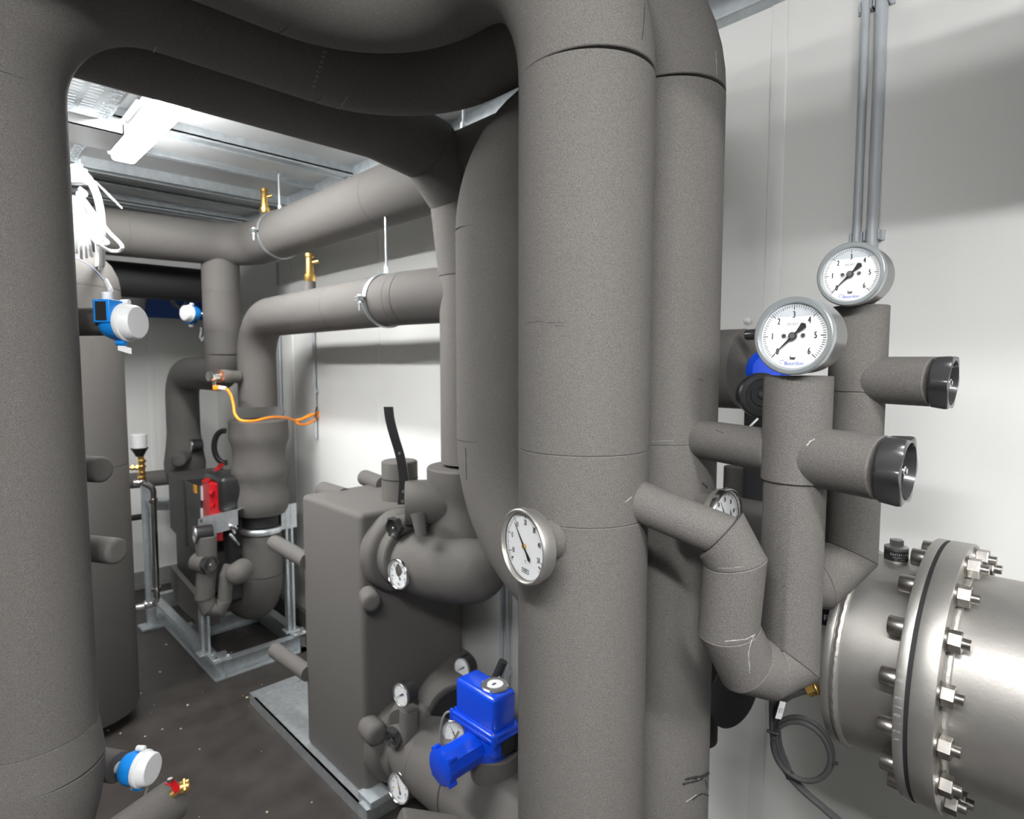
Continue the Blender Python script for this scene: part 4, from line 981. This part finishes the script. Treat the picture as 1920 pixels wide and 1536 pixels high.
# stainless drain pipe with brass fittings left of the pump
t = empty('stainless_pipe', at(290, 1130, D=4.2), 'thin shiny stainless pipe dropping to an elbow near the floor, brass branch on top', 'pipe')
D_ = 4.15
m_ = MB()
P_ = [at(250, 906, D=D_), at(262, 905, D=D_), at(276, 909, D=D_), at(286, 918, D=D_), at(287, 940, D=D_), at(293, 1105, D=D_), at(293, 1122, D=D_), at(284, 1133, D=D_), at(250, 1141, D=D_), at(228, 1146, D=D_)]
m_.tube(catmull(P_[:5], 4) + catmull(P_[4:], 5)[1:], .0185, 16); build('tube', m_, POL, t)
for u, v, u2, v2 in ((286, 934, 286.5, 942), (292.5, 1101, 293, 1109), (271, 1135, 278, 1133), (262, 903, 268, 906)):
    m_ = MB(); m_.cyl(at(u, v, D=D_), at(u2, v2, D=D_), .026, 18, ch=.004); build('press_collar', m_, POL, t)
m_ = MB(); m_.cyl(at(268, 905, D=D_), at(264, 856, D=D_), .017, 14); m_.cyl(at(266, 877, D=D_), at(243, 877, D=D_), .013, 14)
for v in (862, 872, 884, 893): m_.hexn(at(266, v, D=D_), at(266, v + 5, D=D_), .023)
for u in (246, 255): m_.hexn(at(u, 877, D=D_), at(u + 4, 877, D=D_), .019)
build('brass_branch', m_, BRASS, t)
m_ = MB(); a_ = at(262, 856, D=D_); m_.lathe([(0, .02), (.02, .03), (.05, .047), (.052, .045)], a_, (0, 0, 1), 24); cb = build('cup_base', m_, BLACK, t)
m_ = MB(); m_.lathe([(0, .040), (.08, .043), (.083, .04)], a_ + Vector((0, 0, .05)), (0, 0, 1), 24); build('air_vent_cup', m_, SWH, t)
# second grey riser behind it, low dark branch, support arm
t = empty('galvanised_post', at(281, 1140, D=4.35), 'slim galvanised post right behind the stainless pipe', 'post')
q = at(283, 1100, D=4.35); m_ = MB(); m_.box((q.x - .03, q.y - .02, 0), (q.x + .02, q.y + .02, at(281, 905, D=4.35).z), .004); build('post', m_, GALVC, t)
m_ = MB(); m_.box((q.x - .07, q.y - .06, 0), (q.x + .06, q.y + .06, .012)); build('foot', m_, GALV, t)
t = empty('insulated_pipe', at(290, 905, D=4.7), 'thin dark foam pipe running level behind the stainless pipe', 'pipe')
section([at(235, 903, D=4.75), at(330, 893, D=4.55)], .052, FOAM2, t, 'straight_section', 28)
t = empty('black_pipe', at(250, 970, D=4.8), 'short black pipe low on the back wall beside the tank', 'pipe')
section([Vector((XL, at(225, 971, D=4.8).y, at(225, 971, D=4.8).z)), at(278, 967, D=4.8)], .02, BLACKM, t, 'straight_section', 18)
t = empty('support_arm', at(305, 945, D=4.6), 'galvanised bracket arm between the stainless pipe and the pump', 'bracket')
m_ = MB(); m_.obox(at(303, 948, D=4.6), cR, (0, 0, 1), cFH, (.055, .03, .02), .003); build('arm', m_, GALV, t)
m_ = MB(); m_.obox(at(302, 938, D=4.55), cR, (0, 0, 1), cFH, (.06, .006, .05)); build('top_flange', m_, GALV, t)
# blue sheet up in the corner with dark cables
a_ = at(274, 541, Y=5.0); b_ = at(386, 598, Y=5.0)
m_ = MB(); m_.prism([at(282, 538, Y=4.98), at(388, 538, Y=4.98), at(385, 600, Y=4.98), at(273, 594, Y=4.98)], (0, 1, 0), .05)
tag(build('sheet_metal_box', m_, DBLUE), 'dark blue sheet metal box high on the back wall under the foam pipe', 'box')
m_ = MB(); m_.tube(catmull([at(306, 522, Y=4.5), at(312, 545, Y=4.5), at(322, 562, Y=4.5), at(338, 580, Y=4.45), at(352, 594, Y=4.4), at(364, 606, Y=4.3)], 5), .008, 8)
m_.tube([at(334 + 14 * math.cos(a), 563 + 13 * math.sin(a), Y=4.5) for a in np.linspace(0, 2 * PI, 20)], .005, 6)
tag(build('black_cable', m_, CABG), 'dark cable curling in front of the blue sheet box', 'cable')

# ---------------------------------------------------------------- measuring heads, blue with white caps
def sensor_head(c, n, r, label, box_dir=1, tagplate=True, box=True):
    """blue round housing along n with a white screw cap on the front, square cable box on one side"""
    c = Vector(c); n = Vector(n).normalized(); up = (Vector((0, 0, 1)) - n * n.z).normalized(); rx = up.cross(n)
    root = empty('temperature_transmitter', c, label, 'sensor', 'blue measuring heads with white caps')
    m_ = MB(); m_.lathe([(-r * 1.0, r * .55), (-r * .9, r * .8), (-r * .5, r * .98), (0, r * .98)], c, n, 36); b = build('housing', m_, SBLUE, root)
    m_ = MB(); m_.lathe([(0, r * 1.0), (.004, r * 1.06), (.010, r * 1.06), (.012, r * .98), (r * .75, r * .93), (r * .85, r * .85), (r * .86, r * .8)], c, n, 40); build('screw_cap', m_, SWH, root)
    k = c - n * r * .45 - rx * r * .55 * 1 + up * r * .55 * box_dir
    if box: m_ = MB(); m_.obox(k, rx, up, n, (r * .52, r * .62, r * .48), r * .06); build('cable_box', m_, SBLUE, root)
    if tagplate:
        m_ = MB(); m_.obox(k - rx * r * .53, n, up, rx, (r * .30, r * .5, .0008)); build('type_plate', m_, BLACK, root)
    m_ = MB(); e = (k if box else c - n * r * .4) + up * r * (.6 if box else .8) * box_dir
    m_.cyl(e, e + up * r * .45 * box_dir, r * .27, 18, ch=.002); gl = build('cable_gland', m_, SWH, root)
    for s_, q in ((1, .25), (-1, -.2)):
        f = c - n * r * .05 + up * r * 1.12 * s_ + rx * r * q; m_ = MB(); m_.cyl(f - n * .009, f + n * .009, r * .17, 14, ch=.001); build('hinge_lug', m_, SWH if s_ > 0 else SBLUE, root)
    return root, k, e, up
nB = Vector((.717 * .85 - 0, -.697, 0)); nB = Vector((.66, -.75, 0)).normalized()
LGc = Vector((LG.x, LG.y, 0))
dg = Vector((1, -1, 0)).normalized()
c = at(232, 605, D=1.45)
sensor_head(c, nB, .0365, 'blue measuring head with white cap on a foam stub in front of the tank', 1)
root_l = empty('insulated_stub', LGc + Vector((.12, -.12, c.z)), 'foam stub behind the left pipe that carries the upper blue measuring head', 'pipe fitting')
s0 = LGc + dg * .09; a_ = Vector((s0.x, s0.y, c.z + .003)); b_ = c - nB * .03; b_.z = c.z + .003
section([a_, b_], .029, FOAM2, root_l, 'foam_sleeve', 28)
m_ = MB(); m_.cyl(b_ - (b_ - a_).normalized() * .002, b_ + (b_ - a_).normalized() * .006, .028, 24); build('end_ring', m_, CASE, root_l)
# its tag and cable
m_ = MB(); q = at(234, 655, D=1.44); m_.obox(q, Vector(cR) + Vector((0, 0, -.3)), Vector((0, 0, 1)), Vector(cFH), (.014, .006, .0008)); tgp = build('paper_tag', m_, SWH)
tag(tgp, 'small white tag dangling below the upper blue measuring head', 'tag')
wl = [at(u, v, D=d) for u, v, d in ((140, 482, 1.75), (160, 492, 1.65), (180, 508, 1.58), (195, 527, 1.52), (203, 540, 1.47), (207, 552, 1.44))]
m_ = MB(); m_.tube(catmull(wl, 5), .0016, 6); wr = tag(build('blue_wire', m_, INKB), 'thin blue wire arching over the tank to the upper measuring head', 'wire')
m_ = MB(); m_.cyl(at(198, 526, D=1.49), at(208, 545, D=1.45), .005, 12, ch=.001); build('wire_sleeve', m_, SWH, wr)
# capped stubs
stubs = empty('insulated_stub', LGc + Vector((.1, -.1, .5)), 'upper of the two capped foam stubs beside the left pipe', 'pipe fitting')
for i, (u, v, D2) in enumerate(((194, 881, 1.47), (222, 1034, 1.45))):
    e = at(u, v, D=D2); a_ = Vector((LG.x + .06, LG.y - .06, e.z))
    rt = stubs if i == 0 else empty('insulated_stub', LGc + Vector((.1, -.1, .3)), 'lower of the two capped foam stubs beside the left pipe', 'pipe fitting')
    stub(rt, a_, e, .0268, name='foam_cap', rnd=.35)
# lower head
c = at(262, 1441, D=1.45)
sensor_head(c, nB, .0345, 'blue measuring head with white cap low at the foot of the left pipe', -1, tagplate=False, box=False)
e = c - nB * .035
rt = empty('insulated_stub', LGc + Vector((.1, -.1, .05)), 'foam stub low beside the left pipe that carries the lower blue measuring head', 'pipe fitting')
section([Vector((LG.x + .06, LG.y - .06, e.z)), e - nB * .012], .031, FOAM2, rt, 'foam_sleeve', 28)
m_ = MB(); m_.cyl(e - nB * .014, e, .012, 16); build('nipple', m_, SWH, rt)
m_ = MB(); m_.tube(catmull([at(278, 1470, D=1.43), at(272, 1490, D=1.4), at(262, 1515, D=1.36), at(250, 1545, D=1.33), at(240, 1600, D=1.3)], 4), .0022, 6); tag(build('grey_cable', m_, CABG), 'thin grey cable hanging from the lower blue measuring head', 'cable')
# far head on V6
c = at(357, 588, D=3.9)
sensor_head(c, Vector((-.85, -.3, 0)), .046, 'small far blue measuring head with white cap on the riser under the ceiling', -1)
m_ = MB(); m_.cyl(c + Vector((.03, .0, 0)), c + Vector((.16, -.05, 0)), .014, 14); tag(build('sensor_nipple', m_, CASE), 'steel nipple joining the far measuring head to its riser', 'fitting')
m_ = MB(); m_.tube(catmull([at(377, 614, D=3.85), at(377, 624, D=3.85), at(375, 632, D=3.85), at(379, 636, D=3.85), at(384, 630, D=3.85), at(378, 640, D=3.85)], 4), .006, 8); tag(build('cable_tail', m_, CABG), 'curled cable tail under the far blue measuring head', 'cable')
# drain pipe with the red valve, bottom left
t = empty('insulated_stub', at(250, 1530, D=1.2), 'foam-clad drain pipe at the bottom left with brass outlet', 'pipe fitting')
a_ = at(190, 1600, D=1.16); b_ = at(322, 1502, D=1.27)
section([a_, b_], .038, FOAM2, t, 'foam_sleeve', 36)
t = empty('drain_valve', at(335, 1478, D=1.215), 'small drain tap with red lever and brass outlet above the floor', 'valve')
m_ = MB(); m_.cyl(at(322, 1490, D=1.215), at(342, 1473, D=1.215), .008, 16); m_.cyl(at(336, 1478, D=1.215), at(356, 1471, D=1.215), .0105, 18, ch=.002); m_.hexn(at(343, 1475, D=1.215), at(349, 1473, D=1.215), .0125); build('brass_body', m_, BRASS, t)
m_ = MB(); strap(m_, [at(313, 1466, D=1.205), at(322, 1467, D=1.205), at(328, 1475, D=1.205), at(333, 1483, D=1.205)], Vector(cFH) + Vector((.3, 0, .5)), .011, .004); build('red_lever', m_, RED, t)
m_ = MB(); q = at(319, 1466, D=1.20); m_.hexn(q, q + Vector((0, 0, .006)), .005); build('lever_nut', m_, POL, t)

# ---------------------------------------------------------------- insulated tank
TK = Vector((.4484, 3.3, 0)); ZTK = 2.185
t = empty('insulated_tank', TK, 'tall grey foam-clad tank with a domed top behind the left pipe', 'tank')
prof = [(ZTK, .001), (ZTK - .004, .05), (ZTK - .018, .10), (ZTK - .045, .15), (ZTK - .09, .19), (ZTK - .14, .212), (ZTK - .19, .22), (ZTK - .197, .2195)]
m_ = MB(); m_.lathe([(z, r) for z, r in prof], TK, (0, 0, 1), 56); build('domed_top', m_, FOAM2, t)
m_ = MB(); m_.lathe([(ZTK - .1985, .2185), (ZTK - .2, .22), (1.2, .22), (1.198, .2185)], TK, (0, 0, 1), 56); build('upper_jacket', m_, FOAM2, t)
m_ = MB(); m_.lathe([(1.197, .2185), (1.195, .22), (.06, .22), (.05, .215)], TK, (0, 0, 1), 56); build('lower_jacket', m_, FOAM2, t)
for k_ in range(3):
    q = k_ * 2 * PI / 3; m_ = MB(); m_.cyl(TK + Vector((math.cos(q) * .16, math.sin(q) * .16, 0)), TK + Vector((math.cos(q) * .16, math.sin(q) * .16, .07)), .02, 14); build('foot', m_, GALV, t)

# ---------------------------------------------------------------- cable tray upper left, with hanging white cables
def tray(x, y0, y1, z, w_, h_, label):
    root = empty('cable_tray', (x, (y0 + y1) / 2, z), label, 'cable tray')
    # perforated bottom: transverse strips between slots
    m_ = MB(); y = y0
    n = int((y1 - y0) / .025)
    for i in range(n):
        ya = y0 + i * .025
        m_.box((x - w_ / 2, ya, z), (x + w_ / 2, ya + .015, z + .0012))
    for k_ in range(6):
        xa = x - w_ / 2 + w_ * k_ / 5; m_.box((max(xa - .008, x - w_ / 2), y0, z - .0003), (min(xa + .008, x + w_ / 2), y1, z + .0015))
    build('perforated_floor', m_, GALV, root)
    for sx in (-1, 1):
        m_ = MB(); xx_ = x + sx * w_ / 2
        m_.box((xx_ - .0008, y0, z), (xx_ + .0008, y1, z + h_ * .25)); m_.box((xx_ - .0008, y0, z + h_ * .42), (xx_ + .0008, y1, z + h_ * .58)); m_.box((xx_ - .0008, y0, z + h_ * .75), (xx_ + .0008, y1, z + h_)); m_.box((xx_ - .006, y0, z + h_ - .0015), (xx_ + .006, y1, z + h_))
        for i in range(n // 2): m_.box((xx_ - .0008, y0 + i * .05, z), (xx_ + .0008, y0 + i * .05 + .018, z + h_))
        build('side_rail', m_, GALV, root)
    for yy in np.linspace(y0 + .2, y1 - .2, 3):
        m_ = MB(); m_.box((x - w_ / 2 - .02, yy - .012, z - .02), (x + w_ / 2 + .02, yy + .012, z - .0005), .001); build('bearer', m_, GALV, root)
        for sx in (-1, 1):
            m_ = MB(); m_.cyl((x + sx * (w_ / 2 + .012), yy, z - .02), (x + sx * (w_ / 2 + .012), yy, ZC), .004, 8); build('rod', m_, GALV, root)
    return root
tray(.36, 1.9, 3.25, 2.47, .25, .06, 'perforated galvanised cable tray under the ceiling at upper left')
# white folded sheet under the tray
a_, b_, c_ = at(120, 262, D=2.35), at(225, 258, D=2.35), at(224, 232, D=2.35); d_ = at(205, 228, D=2.45)
m_ = MB(); zf_ = a_.z; X1 = at(226, 258, Z=2.425); 
m_.box((X1.x - .30, X1.y - .05, 2.42), (X1.x, X1.y + .16, 2.424)); m_.box((X1.x - .30, X1.y - .05, 2.42), (X1.x, X1.y - .046, 2.455)); m_.box((X1.x - .004, X1.y - .05, 2.42), (X1.x, X1.y + .16, 2.455))
tag(build('sheet_bracket', m_, SWH), 'white folded sheet bracket hanging under the cable tray', 'bracket')
m_ = MB(); m_.tube([at(258, 190, Z=2.6), at(226, 232, Z=2.6)], .007, 8); tag(build('ceiling_conduit', m_, CABW), 'thin white conduit on the ceiling between tray and lamp, near piece', 'conduit', 'white ceiling conduits')
m_ = MB(); m_.tube([at(199, 263, Z=2.6), at(188, 276, Z=2.6)], .007, 8); tag(build('ceiling_conduit', m_, CABW), 'thin white conduit on the ceiling, short far piece by the tray', 'conduit', 'white ceiling conduits')
jb = at(143, 330, D=2.75); m_ = MB(); m_.obox(jb, cR, (0, 0, 1), cFH, (.03, .028, .02), .004); tag(build('junction_box', m_, SWH), 'small white connector box above the hanging white cables', 'box')
m_ = MB(); m_.tube(catmull([at(154, 322, D=2.9), at(172, 345, D=2.9), at(184, 375, D=2.9), at(190, 410, D=2.9), at(191, 450, D=2.95), at(190, 500, D=3.25)], 6), .014, 10)
tag(build('grey_hose', m_, CONDUIT), 'pale grey hose bending down behind the white cables to the tank', 'hose')
m_ = MB(); m_.tube([at(178, 340, D=2.7), at(204, 366, D=2.7), at(229, 391, D=2.7)], [.002, .004, .0025], 8); tag(build('cable_tie', m_, SWH), 'long white cable tie tail sticking out beside the hanging cables', 'cable tie')
LOOPS = [
    ((144, 362), (158, 375), (180, 405), (205, 436), (224, 455), (229, 465), (222, 471), (205, 470), (188, 460), (172, 444), (155, 405), (146, 372)),
    ((146, 366), (160, 386), (176, 414), (186, 440), (201, 453), (200, 457), (190, 455), (176, 440), (163, 410), (150, 380)),
    ((144, 372), (154, 400), (162, 430), (168, 460), (172, 480)),
    ((142, 372), (150, 402), (155, 432), (160, 462), (162, 482)),
    ((141, 372), (146, 402), (149, 432), (151, 462), (152, 486)),
    ((146, 360), (166, 400), (178, 440), (182, 470), (182, 500)),
    ((147, 358), (172, 400), (184, 432), (188, 462), (188, 505)),
    ((139, 368), (140, 402), (142, 440), (144, 474)),
    ((136, 368), (134, 402), (136, 440), (138, 474)),
    ((148, 352), (160, 362), (158, 368), (148, 362)),
]
for i, lp_ in enumerate(LOOPS):
    dd = 2.80 + .02 * (i % 4)
    pts = [at(u, v, D=dd if v < 470 else dd + .10) for u, v in lp_]
    m_ = MB(); m_.tube(catmull(pts, 5), .0066, 8)
    lab = ['white cable in the widest hanging loop under the tray', 'white cable in the smaller inner hanging loop under the tray', 'white cable hanging right of the bundle middle onto the tank dome', 'white cable in the middle of the hanging bundle', 'white cable hanging left of the bundle middle beside the left pipe', 'white cable hanging farthest right but one, next to the grey hose', 'rightmost straight white cable, right against the grey hose', 'white cable at the left of the bundle, half hidden by the left pipe', 'leftmost white cable of the bundle behind the left pipe', 'short white cable hook just under the small white connector box'][i]
    tag(build('white_cable', m_, CABW), lab, 'cable', 'white cables hanging onto the tank')

# ---------------------------------------------------------------- coiled cable at the right
t = empty('coiled_cable', at(1500, 1400, D=1.15), 'dark cable coil tied with black straps below the front gauge loop', 'cable')
def ap(pts, D_): return [at(u, v, D=D_) for u, v in pts]
DC = 1.17
m_ = MB()
ell = [(1505 + 56 * math.cos(a) + 8 * math.sin(a), 1405 + 60 * math.sin(a) + 6 * math.cos(a)) for a in np.linspace(-2.4, 3.5, 40)]
m_.tube([at(u, v, D=DC) for u, v in ell], .0044, 10); build('coil', m_, CABK, t)
m_ = MB(); ell = [(1503 + 53 * math.cos(a) + 8 * math.sin(a), 1409 + 55 * math.sin(a) + 6 * math.cos(a)) for a in np.linspace(-2.3, 3.4, 40)]
m_.tube([at(u, v, D=DC - .012) for u, v in ell], .0044, 10); build('coil', m_, CABK, t)
for k_, off in enumerate((0, 7, 13)):
    m_ = MB(); m_.tube(catmull(ap([(1447 + off, 1290), (1446 + off, 1330), (1447 + off, 1370), (1451 + off, 1400), (1462 + off, 1430), (1480 + off * .6, 1458), (1505 + off * .6, 1485), (1540 + off * .6, 1515), (1580 + off * .6, 1550), (1640, 1600)], DC + .006 * k_), 5), .0042, 10); build('lead', m_, CABK, t)
for (u, v, u2, v2) in ((1438, 1370, 1464, 1377), (1553, 1426, 1570, 1432), (1476, 1460, 1488, 1448)):
    m_ = MB(); m_.tube([at(u, v, D=DC - .012), at((u + u2) / 2, (v + v2) / 2 + 1, D=DC - .014), at(u2, v2, D=DC - .01)], .003, 8); build('strap', m_, INK, t)
m_ = MB(); fa_, fb_ = at(1468, 1316, D=DC - .02), at(1459, 1348, D=DC - .02); ax_ = (fa_ - fb_); sd_ = ax_.cross(Vector(cFH)).normalized()
m_.obox((fa_ + fb_) / 2, ax_, sd_, ax_.cross(sd_), (ax_.length / 2, .0055, .0006)); fl_ = build('label_flag', m_, SWH, t)
m_ = MB()
for j, s_ in enumerate(('-JK0204', '-FC9.21')): add_text(m_, s_, (fa_ + fb_) / 2 - Vector(cFH) * .0009 + sd_ * (.002 - .0042 * j), ax_.normalized() * -1, sd_, .0042, .8)
build('flag_lettering', m_, INK, fl_)
m_ = MB(); m_.tube(catmull(ap([(1455, 1345), (1466, 1318), (1480, 1306), (1500, 1298), (1516, 1294)], DC), 4), .006, 10); build('plug_lead', m_, CABK, t)
m_ = MB(); a_, b_ = at(1514, 1296, D=DC), at(1530, 1290, D=DC); m_.cyl(a_, b_, .011, 6, smooth=False); m_.cyl(b_, b_ + (b_ - a_) * .3, .0155, 20, ch=.002); build('brass_gland', m_, BRASS, t)
# small label behind the front loop
m_ = MB(); q = at(1549, 1148, X=XW - .003); cR_ = Vector((0, -1, 0)); cF_ = Vector((1, 0, 0)); m_.obox(q, cR_, (0, 0, 1), cF_, (.05, .036, .002)); lbp = tag(build('black_label', m_, BLACKM), 'black label with white letters on the wall, seen between front loop and vessel end', 'label')
m_ = MB()
add_text(m_, 'E', q - cF_ * .0026 + cR_ * .006 + Vector((0, 0, .018)), cR_, Vector((0, 0, 1)), .022, .9, .001); add_text(m_, 'FT', q - cF_ * .0026 + cR_ * .006 - Vector((0, 0, .015)), cR_, Vector((0, 0, 1)), .022, .9, .001)
build('label_lettering', m_, SWH, lbp)

# ================================================================ MARKS ON THE FOAM (laid onto the real surfaces)
bpy.context.view_layer.update()
DG = bpy.context.evaluated_depsgraph_get()
def hit(u, v):
    r = Vector(cR * (u - 960) / FPX + cU * (768 - v) / FPX + cF).normalized()
    ok, loc, nor, idx, ob, mx = SC.ray_cast(DG, Vector(cC), r)
    if not ok: return None, None, None
    if nor.dot(r) > 0: nor = -nor
    return loc, nor, ob
def top_of(o):
    while o.parent: o = o.parent
    return o
def mark(pts, r, m, name, n=6):
    P = []; obs = []
    q = []
    for i in range(len(pts) - 1):
        for k in range(n): q.append((pts[i][0] + (pts[i + 1][0] - pts[i][0]) * k / n, pts[i][1] + (pts[i + 1][1] - pts[i][1]) * k / n))
    q.append(pts[-1])
    for i, (u, v) in enumerate(q):
        l, nn, ob = hit(u + random.uniform(-.4, .4), v + random.uniform(-.4, .4))
        if l is None: continue
        P.append(l + nn * .0001); obs.append(ob)
    if len(P) < 3: return
    m_ = MB(); m_.tube(P, [r * random.uniform(.5, 1.2) for _ in P], 6)
    rt = top_of(max(set(obs), key=obs.count)); build(name, m_, m, rt)
for pts, r in (
    (((1360, 1203), (1388, 1200), (1400, 1198), (1416, 1190)), .0006), (((1414, 1190), (1408, 1205), (1403, 1225), (1406, 1262)), .0007),
    
    (((1513, 836), (1519, 828), (1528, 824)), .0010), (((1184, 932), (1172, 942)), .0007),
    (((1222, 828), (1240, 827), (1262, 826)), .00018), (((1342, 95), (1344, 155)), .0004),
    (((1345, 1065), (1370, 1066), (1395, 1062)), .0002), (((640, 198), (652, 182)), .0006), (((630, 203), (645, 200)), .0006), (((286, 100), (293, 88)), .0006)):
    mark(pts, r, GLUE, 'glue_line')
for pts, r in ((((1209, 5), (1207, 40), (1204, 75)), .0006), (((985, 606), (1010, 603), (1035, 606), (1060, 604)), .0004), (((1040, 610), (1056, 612)), .0004), (((1284, 1462), (1300, 1458), (1316, 1456), (1328, 1450)), .0030), (((1280, 1470), (1300, 1466), (1318, 1460)), .0022), (((1298, 1500), (1308, 1492), (1318, 1488), (1328, 1492)), .0016), (((1322, 1462), (1326, 1478)), .0014),
               (((868, 308), (866, 330), (864, 350)), .0012), (((873, 840), (874, 870), (875, 900)), .0010), (((1341, 806), (1356, 812)), .0006), (((1310, 712), (1318, 713)), .0008), (((1316, 905), (1326, 915)), .0016)):
    mark(pts, r, SEAM, 'tear')
for pts, r in ((((1286, 1504), (1296, 1497), (1306, 1490)), .0008), (((1308, 1462), (1318, 1458)), .0010)):
    mark(pts, r, GLUE, 'torn_edge')
# faint print on the overhead pipe
l, nn, ob = hit(600, 130)
if ob:
    m_ = MB(); rt = top_of(ob)
    for i, ch in enumerate('AAV0424AA'):
        l, nn, ob2 = hit(611 - i * 2.9, 88 + i * 9.2); l2, _, _ = hit(611 - (i + .2) * 2.9, 88 + (i + .2) * 9.2)
        if l is None: continue
        run = (l2 - l).normalized(); upv = nn.cross(run).normalized()
        add_text(m_, ch, l + nn * .0003, run, upv, .014, .75)
    build('printed_lettering', m_, mat('faint_print', (.28, .28, .28), .6), rt)
